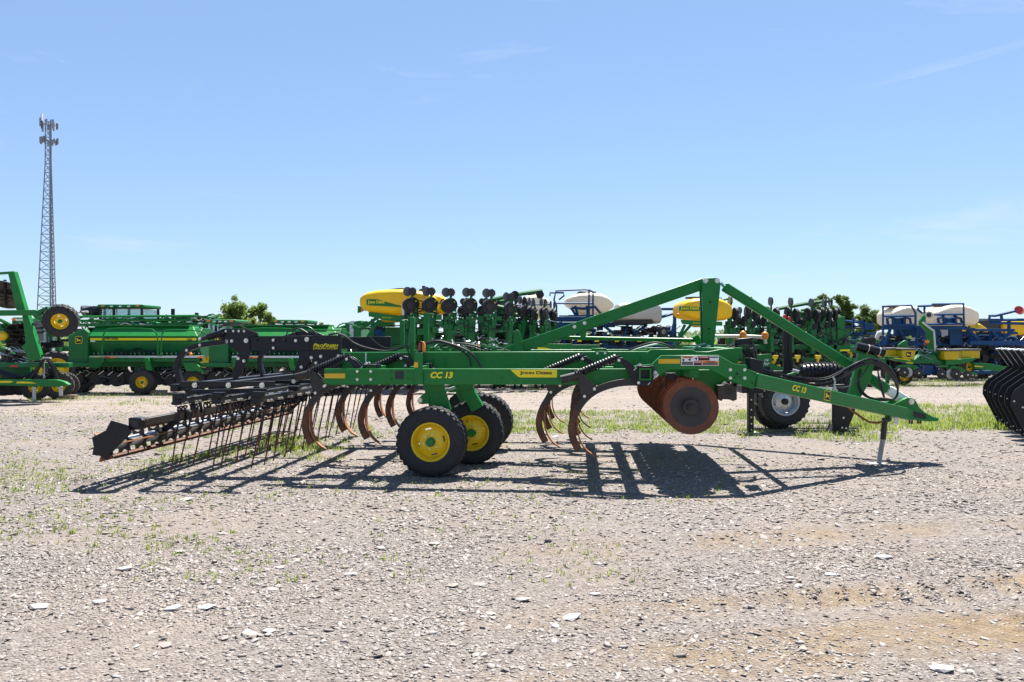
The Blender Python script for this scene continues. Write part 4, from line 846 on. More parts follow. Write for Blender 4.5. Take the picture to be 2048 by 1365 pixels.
for x in (8, 22, 40): place('gang_disc', gd, lr, L.p(x, 772, .4), (0, 0, R(30)))
MB().tube([L.p(10, 560, .1), L.p(12, 615, .1)], .04, 8).build('gang_shaft', BLK2, lr); MB().tube([L.p(35, 645, .1), L.p(34, 700, .1)], .04, 8).build('gang_shaft', BLK2, lr)
for pts in ([(0, 660), (48, 647)], [(0, 695), (42, 716)], [(0, 640), (30, 655)], [(0, 705), (40, 722)], [(50, 640), (50, 726)], [(0, 650), (55, 690)]): T(L, pts, .3, .05, 'link_arm', GREEN2, lr, 6, 0)
MB().ball(L.p(4, 672, -.1), (.17, .14, .13)).build('yellow_housing', YEL, lr)
for i in range(11):
    o1 = random.uniform(-4, 4); T(L, [(62+o1, 757), (75, 740+o1), (84+o1*.6, 722), (92, 718), (100+o1, 724), (110+o1, 742), (116, 760)], -.3+random.uniform(-.1, .1), .022, 'hose', HOSE, lr, 5, 1)
Bx(L, 85, 715, 99, 718, -.3, -.2, 'hose_bracket', PVC, lr); T(L, [(88, 718), (88, 758)], -.25, .02, 'hose_stand', STEEL, lr, 6, 0)
for i in range(9): o1 = random.uniform(-5, 5); T(L, [(0, 745+o1), (25, 752+o1), (50, 754), (70, 745+o1)], -.2, .02, 'hose', HOSE, lr, 5, 1)
vb = MB()
for i in range(16): q = L.p(random.uniform(5, 45), random.uniform(702, 722), 0); vb.box((q.x, random.uniform(-.2, .2), q.z), (.1, .1, .09))
tag(vb.build('hydraulic_valves', BLK2, lr), kind='stuff')
clutter(L, -10, 60, 640, 730, -.1, .4, 34, 'hose', HOSE, r=.024); clutter(L, -10, 55, 690, 728, -.2, .3, 14, 'fitting', STEEL, r=.014); clutter(L, -10, 55, 640, 728, .2, .6, 24, 'bracket', GREEN2, 'box'); clutter(L, 0, 110, 736, 760, .0, .5, 20, 'bracket', BLACK, 'box')
# wood blocks
def block(px, py, wpx, hpx, label, d=None):
    d = d or CAMZ*FPX/(py-HY); s = d/FPX; w, h = wpx*s, hpx*s
    o = MB().box((0, 0, h/2), (w, .16, h)).build('wood_block', WOOD, None, .008); o.location = ((px-CX)*s, d+.1, 0); o.rotation_euler = (0, 0, R(random.uniform(-4, 4))); return tag(o, label, 'wood block', 'wood blocks under the machines')
block(132, 799.5, 33, 9, 'grey timber block under the hitch stand of the folded tillage machine'); block(314, 790, 32, 9, 'brown timber block beside the wheel of the grain drill'); block(2, 792, 20, 11, 'timber block at the left edge of the photo')

# ---- row units (folded planters carry them upright)
def row_unit(fr, blue=False):
    g = BLUE if blue else GREEN2; c = MB().bar((0, 0, 0), (.05, 0, .80), .12, .18).build('row_unit', g, fr.root)
    h = MB()
    h.box((.04, 0, .92), (.24, .2, .34))
    for i in range(14): h.box((random.uniform(-.16, .2), random.uniform(-.12, .1), random.uniform(.66, 1.24)), (random.uniform(.05, .18), .08, random.uniform(.06, .22)))
    MB().box((-.16, -.02, .98), (.14, .16, .22)).build('vacuum_box', BLACK, c, .02); MB().bar((.16, .05, .1), (.2, .05, .9), .06, .07).build('parallel_arm', g, c)
    h.build('meter_body', g, c); 
    for s in (-1, 1): MB().cyl((-.02+s*.10, s*.11-.045, 1.36+s*.03), (-.02+s*.10, s*.11+.045, 1.36+s*.03), .235, 20).build('gauge_wheel', RUB, c); MB().cyl((-.02+s*.10, s*.17-.01, 1.36+s*.03), (-.02+s*.10, s*.17+.01, 1.36+s*.03), .12, 14).build('wheel_cap', BLK2, c)
    sp = []
    for i in range(28): t = 2*math.pi*i/28; rr_ = .155 if i % 2 == 0 else .12; sp.append((.04+rr_*math.cos(t), 1.80+rr_*math.sin(t)))
    MB().prism(sp, -.03, .0).build('spiked_wheel', BLK2, c); MB().lathe([(0, -.01), (.16, 0), (.16, .008), (0, .012)], (-.1, .1, 1.80), 18).build('coulter', GREY, c)
    MB().bar((.02, 0, 1.15), (.03, 0, 1.75), .04, .07).build('wheel_arm', g, c); MB().tube([(.1, -.06, .75), (.22, -.1, 1.0), (.15, -.1, 1.35)], .018, 5, 1).build('seed_tube', HOSE, c)
    MB().box((.02, -.13, .95), (.04, .02, .04)).box((.1, -.1, .88), (.03, .02, .03)).box((-.06, -.1, 1.05), (.03, .02, .03)).build('latches', ZINC, c); MB().box((.14, -.05, 1.48), (.04, .04, .05)).build('lever', YEL, c)
    return c
def row_low(fr, m=None, meter=None):
    """row unit in working position, seen below a toolbar; local origin at the ground"""
    g = m or GREEN2; c = MB().bar((0, .25, .75), (0, -.35, .60), .10, .12).build('row_unit', g, fr.root)
    for s in (-1, 1): MB().cyl((s*.11-.04, -.1, .20), (s*.11+.04, -.1, .20), .20, 18).build('gauge_wheel', RUB, c); MB().cyl((s*.09-.012, -.62, .16), (s*.09+.012, -.62, .16), .15, 14).build('closing_wheel', BLK2, c)
    MB().bar((0, -.3, .6), (0, -.62, .2), .08, .06).build('closing_arm', g, c); MB().box((0, -.05, .45), (.14, .3, .36)).build('meter_body', BLACK, c); MB().cyl((0, -.02, .75), (0, -.02, .95), .11, 12, .15).build('mini_hopper', BLACK, c)
    MB().box((.02, -.3, .72), (.12, .05, .10)).box((.02, -.31, .63), (.05, .05, .1)).build('meter_cover', meter or YEL, c); MB().tube([(.05, -.1, .9), (.1, -.2, 1.15), (.0, .1, 1.35)], .025, 5, 1).build('seed_tube', HOSE, c); MB().box((-.05, -.32, .5), (.05, .02, .05)).box((.06, -.33, .55), (.04, .02, .04)).build('latches', ZINC, c)
    return c
# ---- green planter with yellow tanks, left of the mast
Y1 = Fr(-3.2, 25.0, 0, 'planter', 'green planter with big yellow tank and upright folded row units behind the leveling plates', 'planter', 'green planters with yellow tanks'); yr = Y1.root
def zt(fr, y, v=0.): return fr.p(1024, y, v).z
def tank(fr, prof, hd, name, m, v=0., label=None):
    st = [(fr.p(x, 0, v).x, zt(fr, y1, v), zt(fr, y0, v), hd*k) for x, y0, y1, k in prof]
    mm = loft(MB(), st); mm.v = [(a, b+v, c) for a, b, c in mm.v]; return mm.build(name, m, fr.root, ang=34)
tk = tank(Y1, [(729.5, 601, 613, .86), (730.5, 597, 617, .92), (736, 591, 621, .97), (745, 586.5, 627, .99), (765, 582.5, 629, 1), (790, 581, 631.5, 1), (812, 581, 632, 1), (835, 583, 631, 1), (858, 587, 630, .97), (868, 592, 626, .9), (872, 600, 618, .75)], .95, 'seed_tank', YTANK)
tank(Y1, [(846, 600, 618, .7), (852, 590, 626, .9), (866, 587, 629, 1), (885, 592, 630, 1), (898, 605, 629, .9), (903, 614, 624, .6)], .9, 'seed_tank', YTANK, 2.0)
FV = -.98
Pl(Y1, [(733, 599), (752, 599), (802, 612.5), (802, 614.5), (733, 610.5)], FV, FV+.06, 'tank_band', GREEN, tk); lettering(Y1, tk, 'John Deere', (735.5, 609.3), (769, 601.5), FV-.002, DECAL, bold=.03, small=True)
for x0, x1, v in ((778, 818, 0), (838, 862, 1.8)): q = Y1.p((x0+x1)/2, 581, v); MB().tube([(q.x+(x1-x0)/120*math.cos(t), v+.3*math.sin(t), q.z+.02+.03*math.cos(t)) for t in [2*math.pi*i/16 for i in range(16)]], .03, 6, close=True).build('tank_lid', BLACK, yr)
Pl(Y1, [(737, 624), (800, 632), (815, 625), (815, 637), (795, 643), (770, 641), (737, 633)], -.8, -.7, 'tank_cradle', GREEN, yr, .01); lettering(Y1, yr, 'MaxEmerge 5', (764, 637.5), (784.5, 634), -.81, DECAL, bold=.01)
tank(Y1, [(764, 637, 640, .4), (770, 633, 645, .6), (795, 633, 645, .6), (800, 637, 640, .4)], .6, 'tank_sump', YTANK)
for pts in ([(758, 640), (735, 675)], [(745, 638), (745, 690)], [(800, 640), (822, 690)], [(720, 660), (760, 632)], [(705, 655), (735, 645)]): T(Y1, pts, -.6, .055, 'tank_strut', GREEN2, yr, 6, 0)
Bx(Y1, 804, 608, 819, 632, -1.2, -1.1, 'mirror_panel', GREY, yr, .02); Bx(Y1, 803.5, 608, 809, 631, -1.23, -1.2, 'mirror_face', WHT, yr, .01); MB().ball(Y1.p(725, 620, -.3), (.055, .05, .06)).build('amber_lamp', ORNG, yr); Pl(Y1, [(715.5, 612), (722, 614), (728, 620), (722, 625), (715, 626.5)], -.26, -.22, 'sign_paddle', GREEN, yr)
T(Y1, [(729, 621), (738, 621)], -.25, .02, 'lamp_stalk', GREEN2, yr)
T(Y1, [(845, 600), (845, 582), (847, 580), (858, 580), (858, 625)], -.5, .018, 'hand_rail', GREEN2, yr); Bx(Y1, 844, 572, 850, 578, -.55, -.45, 'camera_box', BLACK, yr); T(Y1, [(847, 578), (847, 582)], -.5, .015, 'camera_mast', BLACK, yr)
for (x0, y0, x1, y1, v) in ((690, 690, 1200, 699, .3), (690, 712, 1210, 722, .9), (770, 655, 830, 690, .4)): Bx(Y1, x0, y0, x1, y1, v, v+.18, 'toolbar', GREEN2, yr, .01)
ru = row_unit(Y1); first = True
for x, y, s, v, rz, ry in [(822, 692, .955, -1.25, 30, .01), (860, 692, .955, -1.25, 32, .01), (898, 693, .95, -1.25, 28, .02), (939, 693, .95, -1.25, 30, .02), (980, 694, .945, -1.25, 28, .01), (928, 690, .88, 2.5, 200, 0), (966, 690, .88, 2.5, 200, 0), (1003, 690, .86, 2.5, 200, .02), (1016, 693, .90, -.6, 40, .06), (1040, 694, .86, -.4, 55, .14), (1062, 694, .84, -.3, 70, .12), (1086, 694, .82, -.2, 60, .08), (1022, 692, .9, 1.0, 60, .18), (1046, 694, .86, 1.2, 70, .24), (1066, 694, .86, 1.3, 80, .2), (1088, 694, .84, 1.4, 90, .15), (1105, 694, .84, 1.6, 70, .1)]:
    o = ru if first else copy_tree(ru, yr); first = False; q = Y1.p(x, y, v); o.location = q; o.scale = (s, s, s); o.rotation_euler = (0, ry, R(rz))
for pts, v, r in (([(985, 600), (1030, 590), (1085, 582)], .6, .07), ([(990, 612), (1075, 628)], .6, .06), ([(1000, 624), (1070, 636)], .7, .06), ([(1000, 604), (1040, 596)], .8, .06)): T(Y1, pts, v, r, 'wing_arm', GREEN2, yr, 6, 0)
for x in (1030, 1080): MB().cyl(Y1.p(x, 590, .5), Y1.p(x, 590, .7), .14, 14).build('wing_wheel', RUB, yr)
for x in (808, 846, 885, 925, 1065, 1078, 1095): Pl(Y1, [(x, 640), (x+6, 640), (x+11, 700), (x+4, 700)], .5, .62, 'unit_arm', GREEN2, yr)
clutter(Y1, 700, 1100, 645, 700, -.2, .8, 44, 'hose', HOSE, r=.028); clutter(Y1, 880, 1110, 655, 695, -.2, .5, 26, 'pipe', GREY, r=.02); clutter(Y1, 760, 1090, 650, 690, .3, 1.2, 30, 'bracket', BLACK, 'box'); clutter(Y1, 740, 1090, 640, 690, .2, 1.0, 26, 'bracket', GREEN2, 'box'); clutter(Y1, 830, 1100, 640, 690, .0, .5, 14, 'fitting', STEEL, r=.014); clutter(Y1, 815, 1000, 628, 662, -1.45, -1.1, 34, 'bracket', GREEN2, 'box'); clutter(Y1, 815, 1000, 600, 665, -1.5, -1.1, 26, 'hose', HOSE, r=.018)
for i in range(46):
    x, y = random.uniform(735, 1100), random.uniform(640, 690); Bx(Y1, x, y, x+random.uniform(20, 55), y+random.uniform(12, 34), 2.2+random.uniform(0, .5), 2.8, 'frame_panel', random.choice((BLACK, BLACK, GREEN2, BLK2, BLUE)))
for i in range(60):
    x, y = random.uniform(735, 1110), random.uniform(655, 703); Bx(Y1, x, y, x+random.uniform(12, 34), y+random.uniform(6, 20), 1.3+random.uniform(0, .7), 2.1, 'frame_bracket', random.choice((BLACK, BLACK, GREEN2, GREEN2, BLK2)))
rl = row_low(Y1); first = True
for i, x in enumerate(range(700, 1215, 42)):
    o = rl if first else copy_tree(rl, yr); first = False; o.location = (Y1.p(x, 700, .6).x, .6, 0)
for x in (745, 1000, 1180): wheel(yr, (Y1.p(x, 700, 1.6).x, 1.6, .48), .48, .3, .22, YEL, GREEN2, RUBD, lug=.02, nlug=20)
Bx(Y1, 1075, 688, 1145, 699, -.9, -.8, 'side_beam', GREEN, yr, .006); Pl(Y1, [(1075, 695), (1090, 696), (1110, 700), (1075, 701)], -.91, -.902, 'yellow_stripe', DECAL, yr)
for x in (1155, 1190, 1230, 1275): Bx(Y1, x, 680, x+8, 684, -.5, -.4, 'yellow_clip', YEL, yr)

# ---- second green planter, right of the mast
Y2 = Fr(8.0, 26.0, 0, 'planter', 'green planter with yellow tank and paired black wheels held high, right of the plough mast', 'planter', 'green planters with yellow tanks'); y2 = Y2.root
tk = tank(Y2, [(1355.5, 614, 628, .85), (1357, 609, 632, .93), (1363, 603.5, 637, .97), (1380, 599, 641, 1), (1405, 597.5, 643, 1), (1425, 598, 643, 1), (1440, 604, 642, .95), (1450, 612, 638, .85), (1455, 620, 632, .6)], .95, 'seed_tank', YTANK)
Pl(Y2, [(1359, 613), (1405, 615), (1405, 622), (1359, 622)], FV, FV+.06, 'tank_band', GREEN, tk); lettering(Y2, tk, 'John Deere', (1361, 621), (1398, 614.5), FV-.002, DECAL, bold=.03, small=True)
q = Y2.p(1392, 597.5, 0); MB().tube([(q.x+.35*math.cos(t), .3*math.sin(t), q.z+.02) for t in [2*math.pi*i/16 for i in range(16)]], .03, 6, close=True).build('tank_lid', BLACK, y2)
Pl(Y2, [(1362, 640), (1445, 644), (1445, 652), (1400, 652), (1365, 648)], -.8, -.7, 'tank_cradle', GREEN, y2, .01); tank(Y2, [(1384, 648, 651, .4), (1390, 645, 655, .6), (1410, 645, 655, .6), (1416, 648, 651, .4)], .6, 'tank_sump', YTANK); lettering(Y2, y2, 'MaxEmerge', (1386, 648.5), (1404, 645), -.81, DECAL, bold=.01)
for pts in ([(1382, 650), (1358, 678)], [(1370, 650), (1350, 690)], [(1440, 640), (1448, 600), (1456, 598)], [(1450, 650), (1456, 690)]): T(Y2, pts, -.5, .05, 'tank_strut', GREEN2, y2, 6, 0)
T(Y2, [(1438, 612), (1438, 597), (1443, 595), (1443, 612)], -.4, .018, 'hand_rail', GREEN2, y2); MB().ball(Y2.p(1356, 630, -.6), .05).build('amber_lamp', ORNG, y2)
for (x0, y0, x1, y1, v) in ((1350, 690, 1720, 699, .3), (1480, 680, 1760, 686, .9), (1560, 717, 1770, 723, .6)): Bx(Y2, x0, y0, x1, y1, v, v+.18, 'toolbar', GREEN2, y2, .01)
Bx(Y2, 1700, 693, 1750, 703, -.2, -.1, 'side_beam', GREEN, y2, .006); Pl(Y2, [(1680, 700), (1700, 699), (1716, 702), (1680, 703)], -.21, -.202, 'yellow_stripe', DECAL, y2)
ru = row_unit(Y2); first = True
for x, y, s, v, rz in [(1462, 704, .98, 0, 95), (1502, 704, .98, 0, 92), (1543, 705, .98, 0, 95), (1583, 706, .98, 0, 92), (1624, 708, .98, 0, 95), (1481, 706, .86, 1.5, 100), (1520, 706, .86, 1.5, 96), (1556, 706, .86, 1.6, 96), (1592, 706, .84, 1.7, 96), (1632, 706, .84, 1.7, 96), (1651, 704, .96, .3, 80), (1663, 700, .94, .5, 80)]:
    o = ru if first else copy_tree(ru, y2); first = False; o.location = Y2.p(x, y, v); o.scale = (s, s, s); o.rotation_euler = (0, 0, R(rz))
for pts, v, r in (([(1556, 618), (1610, 608), (1660, 602)], .8, .07), ([(1580, 624), (1680, 634)], .6, .07), ([(1600, 633), (1675, 645)], .6, .06)): T(Y2, pts, v, r, 'wing_arm', GREEN2, y2, 6, 0)
Pl(Y2, [(1672, 635), (1690, 633), (1689, 650), (1680, 720), (1670, 720), (1676, 660)], .4, .6, 'wing_post', GREEN, y2, .01); Pl(Y2, [(1662, 655), (1669, 655), (1678, 720), (1670, 720)], .3, .4, 'wing_post', GREEN2, y2, .01)
clutter(Y2, 1450, 1690, 655, 720, -.1, .9, 40, 'hose', HOSE, r=.026); clutter(Y2, 1440, 1680, 660, 700, .0, .8, 14, 'pipe', GREY, r=.02); clutter(Y2, 1440, 1690, 665, 715, .3, 1.2, 30, 'bracket', BLACK, 'box'); clutter(Y2, 1450, 1690, 655, 700, .3, 1.0, 26, 'bracket', GREEN2, 'box')
for i in range(30):
    x, y = random.uniform(1440, 1680), random.uniform(672, 700); Bx(Y2, x, y, x+random.uniform(15, 45), y+random.uniform(10, 26), 2.2+random.uniform(0, .5), 2.8, 'frame_panel', random.choice((BLACK, BLACK, GREEN2, BLK2)))
for i in range(50):
    x, y = random.uniform(1440, 1690), random.uniform(668, 725); Bx(Y2, x, y, x+random.uniform(10, 28), y+random.uniform(6, 18), 1.3+random.uniform(0, .7), 2.1, 'frame_bracket', random.choice((BLACK, BLACK, GREEN2, GREEN2, BLK2)))
rl = row_low(Y2); first = True
for i, x in enumerate(range(1370, 1740, 45)):
    o = rl if first else copy_tree(rl, y2); first = False; o.location = (Y2.p(x, 700, .6).x, .6, 0)
for i, x in enumerate((1551, 1596, 1637)):
    Pl(Y2, [(x-6, 711), (x+6, 711), (x+5, 717), (x+2, 719), (x+1, 725), (x-2, 725), (x-2, 719), (x-5, 717)], -.3, -.2, 'meter_cover', YEL, y2, .01)
Bx(Y2, 1590, 650, 1604, 664, -.1, .1, 'vacuum_box', BLACK, y2, .02); wheel(y2, (Y2.p(1460, 700, .8).x, .8, 1.55), .42, .26, .2, YEL, GREEN2, RUBD); wheel(y2, (Y2.p(1680, 700, 1.2).x, 1.2, .46), .46, .3, .2, YEL, GREEN2, RUBD)

# ---- blue planter behind the rear brace
def dome_tank(fr, x0, x1, yt, yb, v, m, hd=1.):
    w = x1-x0; h = yb-yt
    return tank(fr, [(x0, yt+h*.30, yt+h*.46, .7), (x0+w*.02, yt+h*.24, yt+h*.52, .8), (x0+w*.12, yt+h*.14, yt+h*.66, .88), (x0+w*.28, yt+h*.04, yt+h*.86, .97), (x0+w*.5, yt, yt+h, 1), (x0+w*.72, yt+h*.05, yt+h*.9, .97), (x0+w*.88, yt+h*.2, yt+h*.78, .88), (x0+w*.97, yt+h*.4, yt+h*.66, .72), (x1, yt+h*.48, yt+h*.58, .5)], hd, 'bulk_tank', m, v)
B1 = Fr(3.6, 30.0, 0, 'planter', 'blue planter with cream bulk tanks seen above the plough between the rear brace and mast', 'planter', 'blue planters'); b1 = B1.root
dome_tank(B1, 1130, 1224, 587, 634, 0, WTANK, 1.0); dome_tank(B1, 1036, 1104, 591, 642, 1.5, WTANK, .9)
tank(B1, [(1230, 622, 640, .7), (1233, 610, 642, .9), (1245, 607, 643, 1), (1280, 607, 645, 1), (1302, 604, 648, 1), (1314, 611, 648, .9), (1318, 620, 642, .7)], .9, 'water_tank', GTANK, .5)
MB().cyl(B1.p(1318, 608, .3), B1.p(1318, 600, .3), .16, 14).build('tank_cap', BLK2, b1); Bx(B1, 1157, 583, 1192, 587.5, -.4, .4, 'tank_lid', BLACK, b1, .02); Bx(B1, 1056, 588, 1072, 591, 1.2, 1.8, 'tank_lid', BLACK, b1, .02); Pl(B1, [(1228, 641), (1304, 639), (1308, 648), (1228, 647)], -.4, .9, 'tank_tray', BLK2, b1)
for pts in ([(1113, 632), (1113, 612), (1108, 600), (1112, 582), (1170, 579.5), (1180, 581), (1186, 584), (1186, 634)], [(1178, 580), (1178, 634)], [(1113, 607), (1186, 607)], [(1100, 592), (1100, 586), (1127, 586), (1128, 592), (1118, 600)], [(1118, 632), (1186, 632)], [(1018, 610), (1018, 640)], [(1019, 611), (1102, 609)]): T(B1, pts, -1.15, .035, 'guard_rail', BLUE, b1, 6, 0)
for pts in ([(1142, 616), (1168, 618), (1190, 614), (1205, 632)], [(1150, 612), (1156, 632)], [(1174, 612), (1176, 632)], [(1142, 616), (1152, 632)]): T(B1, pts, -1.02, .05, 'tank_cradle', BLUE, b1, 6, 0)
Bx(B1, 1110, 634, 1200, 642, -.9, .9, 'platform', BLUE, b1, .01)
for (x0, y0, x1, y1, v) in ((1255, 616, 1352, 621, 0), (1255, 628, 1320, 632, 0), (1347, 614, 1353, 690, -.1), (1205, 645, 1294, 651, 0), (1278, 618, 1283, 650, -.1), (1100, 645, 1230, 655, .4), (1050, 690, 1370, 698, .3), (1207, 668, 1215, 695, -.2), (1340, 676, 1358, 690, -.2)): Bx(B1, x0, y0, x1, y1, v, v+.14, 'frame_tube', BLUE, b1, .008)
for pts in ([(1205, 650), (1228, 668)], [(1294, 650), (1268, 668)], [(1255, 650), (1245, 690)], [(1320, 632), (1325, 634), (1345, 628)], [(1120, 640), (1130, 690)], [(1160, 642), (1150, 690)], [(1182, 640), (1190, 690)], [(1256, 630), (1270, 618)], [(1338, 690), (1350, 640)]): T(B1, pts, -.1, .06, 'frame_strut', BLUE, b1, 6, 0)
wheel(b1, (B1.p(1325, 664, -.4).x, -.4, zt(B1, 664, -.4)), .21, .16, .09, PVC, GREY, RUBD, rotz=R(30))
clutter(B1, 1060, 1345, 650, 695, -.3, .6, 60, 'hose', HOSE, r=.03); clutter(B1, 1120, 1330, 655, 695, -.2, .5, 24, 'pipe', STEEL, r=.018); clutter(B1, 1060, 1340, 652, 698, .2, 1.0, 60, 'bracket', BLACK, 'box'); clutter(B1, 1060, 1340, 650, 690, .2, 1.0, 26, 'bracket', BLUE, 'box')
for i in range(46):
    x, y = random.uniform(1090, 1340), random.uniform(656, 700); Bx(B1, x, y, x+random.uniform(12, 30), y+random.uniform(6, 16), 1.0+random.uniform(0, .3), 1.35, 'frame_bracket', random.choice((BLACK, BLACK, BLUE, BLK2)))
rl = row_low(B1, BLUE); first = True
for i, x in enumerate(range(1040, 1370, 36)):
    o = rl if first else copy_tree(rl, b1); first = False; o.location = (B1.p(x, 700, .5).x, .5, 0)
Bx(B1, 1050, 700, 1365, 745, 1.4, 1.5, 'rear_shield', BLK2, b1)

# ---- blue planter at the right with two cream tanks
B2 = Fr(18., 32.0, 0, 'planter', 'blue planter with two railed cream tanks and a ladder, at the right', 'planter', 'blue planters'); b2 = B2.root

def box_tank(fr, x0, x1, yt, yb, v, m, hd=1.):
    w = x1-x0; h = yb-yt
    return tank(fr, [(x0, yt+h*.40, yt+h*.80, .8), (x0+w*.03, yt+h*.30, yt+h*.92, .9), (x0+w*.10, yt+h*.20, yt+h, .96), (x0+w*.25, yt+h*.07, yt+h, 1), (x0+w*.42, yt, yt+h, 1), (x0+w*.62, yt, yt+h, 1), (x0+w*.78, yt+h*.08, yt+h, 1), (x0+w*.91, yt+h*.22, yt+h, .96), (x0+w*.97, yt+h*.32, yt+h*.9, .9), (x1, yt+h*.42, yt+h*.78, .8)], hd, 'bulk_tank', m, v)
box_tank(B2, 1769, 1830, 613, 652, 0, WTANK, .85); box_tank(B2, 1856, 1938, 611, 652, 0, WTANK, .85)
for x0, x1, y in ((1782, 1812, 612), (1884, 1916, 610.5)): Bx(B2, x0, y-2, x1, y+2, -.4, .4, 'tank_lid', BLACK, b2, .02)
for pts in ([(1766, 690), (1766, 613), (1822, 611), (1831, 626), (1831, 656)], [(1766, 633), (1831, 632)], [(1766, 651), (1831, 650)], [(1836, 616), (1836, 620), (1845, 627)], [(1836, 613), (1863, 612), (1865, 609), (1927, 608), (1928, 653)], [(1858, 630), (1928, 629)], [(1856, 649), (1928, 648)], [(1849, 612), (1849, 690)]): T(B2, pts, -1.12, .045, 'guard_rail', BLUE, b2, 6, 0)
for x0 in (1774, 1876):
    for pts in ([(x0, 637), (x0+6, 635), (x0+20, 638), (x0+38, 635), (x0+46, 638), (x0+48, 650)], [(x0, 637), (x0+2, 650)], [(x0+12, 634), (x0+14, 650)], [(x0+34, 634), (x0+34, 650)]): T(B2, pts, -.98, .055, 'tank_cradle', BLUE, b2, 6, 0)
    Bx(B2, x0+10, 637, x0+38, 650, -.93, -.88, 'cradle_plate', BLUE, b2)
    for dx in (9, 34): MB().cyl(B2.p(x0+dx, 633, -.99), B2.p(x0+dx, 633, -.85), .07, 10).build('valve', BLACK, b2)
for (x0, y0, x1, y1, v) in ((1766, 652, 1930, 660, -.8), (1760, 682, 2060, 692, 0), (1790, 660, 1880, 672, -.4), (1900, 660, 1925, 690, -.3), (1940, 682, 2060, 690, -.6), (1955, 658, 2030, 663, -.5)): Bx(B2, x0, y0, x1, y1, v, v+.16, 'frame_tube', BLUE, b2, .01)
for y in (663, 674, 684): Bx(B2, 1836, y, 1852, y+3, -1., -.85, 'ladder_step', BLUE, b2)
for x in (1834, 1851): Bx(B2, x, 655, x+3, 696, -1., -.9, 'ladder_rail', BLUE, b2)
for pts in ([(1800, 660), (1812, 682)], [(1780, 660), (1770, 690)], [(1862, 655), (1880, 690)], [(1930, 655), (1960, 682)], [(1985, 663), (2000, 682)], [(2025, 663), (2002, 682)], [(1915, 655), (1950, 660)], [(2018, 640), (2018, 672)]): T(B2, pts, -.5, .07, 'frame_strut', BLUE, b2, 6, 0)
for pts in ([(1979, 641), (2060, 640)], [(1979, 641), (1979, 632), (1990, 632), (2034, 621.5)], [(1979, 646), (2060, 648)], [(2002, 630), (2004, 640)]): T(B2, pts, -.7, .06, 'marker_arm', BLUE, b2, 6, 0)
MB().cyl(B2.p(2037, 620, -.8), B2.p(2041, 622, -.55), .16, 16).build('marker_disc', REDL, b2)
clutter(B2, 1765, 2040, 664, 700, -.4, .6, 60, 'hose', HOSE, r=.032); clutter(B2, 1765, 2040, 676, 740, .0, .8, 70, 'bracket', BLACK, 'box'); clutter(B2, 1765, 2040, 668, 700, -.4, .4, 22, 'pipe', STEEL, r=.02); clutter(B2, 1800, 2040, 660, 690, -.2, .8, 36, 'bracket', BLUE, 'box')
for i in range(46):
    x, y = random.uniform(1765, 2040), random.uniform(662, 700); Bx(B2, x, y, x+random.uniform(12, 30), y+random.uniform(6, 16), .8+random.uniform(0, .3), 1.15, 'frame_bracket', random.choice((BLACK, BLACK, BLUE, BLK2)))
rl = row_low(B2, BLUE, BLACK); first = True
for i, x in enumerate(range(1770, 2070, 30)):
    o = rl if first else copy_tree(rl, b2); first = False; o.location = (B2.p(x, 700, .3).x, .3, .12 if i % 2 else 0)
Bx(B2, 1765, 692, 2060, 738, 1.2, 1.3, 'rear_shield', BLK2, b2); T(B2, [(1940, 665), (1936, 640), (1935, 632)], 2.0, .04, 'hand_rail', GREEN2, b2)
LT = Fr(21.5, 37, 0, 'liquid_tank', 'long yellow liquid tank with a black strap at the right edge', 'tank'); ltr = LT.root
tank(LT, [(1982, 652, 662, .7), (1986, 643, 670, .9), (1996, 641, 673, 1), (2060, 641, 673, 1), (2110, 642, 673, 1), (2116, 650, 665, .7)], .85, 'tank_shell', YTANK); Bx(LT, 1997, 640.5, 2002, 673, -.87, .87, 'strap', INK, ltr)
for x in (1990, 2050, 2100): Bx(LT, x, 672, x+6, 740, -.5, .5, 'tank_leg', BLUE, ltr)
YT = Fr(20., 36, 0, 'liquid_tank', 'rounded yellow tank standing behind the blue planter, beside the shed', 'tank'); 
tank(YT, [(1915, 650, 672, .9), (1925, 645, 673, 1), (1940, 647, 673, .95), (1955, 656, 673, .85), (1964, 664, 672, .6)], .9, 'tank_shell', YTANK); Bx(YT, 1918, 673, 1960, 745, -.3, .3, 'tank_stand', GREEN2)
T(YT, [(1952, 672), (1953, 640), (1953, 636)], -.8, .06, 'filler_pipe', GREEN, YT.root); Bx(YT, 1949, 631, 1953, 637, -.85, -.75, 'filler_cap', BLACK)

# ---- small planter with yellow seed boxes
cg = lambda pts: crop(6.649, 1740, 600, pts)
G = Fr(15.5, 27.5, 0, 'row_planter', 'small green row planter with yellow seed boxes and grey lids near the right edge', 'planter'); gr = G.root
def box_px(x0, y0, x1, y1, v0, v1, name='seed_box'):
    a, b = cg([(x0, y0), (x1, y1)]); m = MB(); p0 = G.p(*a, v0); p1 = G.p(*b, v0); tpx = (p1.x-p0.x)*.09
    q = [(p0.x, p0.z), (p1.x, p0.z), (p1.x-tpx, p1.z), (p0.x+tpx*.4, p1.z)]
    o = m.prism(q, v0, v1).build(name, YTANK, gr, .03); MB().box(((p0.x+p1.x)/2, (v0+v1)/2, p0.z+.03), (p1.x-p0.x+.06, v1-v0+.06, .07)).build('box_lid', GREY, o, .02); return o
box_px(235, 662, 420, 755, -.1, .4); o = box_px(425, 668, 612, 790, -.5, 0); emblem(G, o, *cg([(513, 728)])[0], .11, -.505)
box_px(985, 680, 1195, 800, -.5, 0); box_px(1215, 675, 1405, 780, -.2, .3); box_px(1390, 675, 1450, 770, .3, .8); box_px(1430, 675, 1468, 780, .9, 1.4)
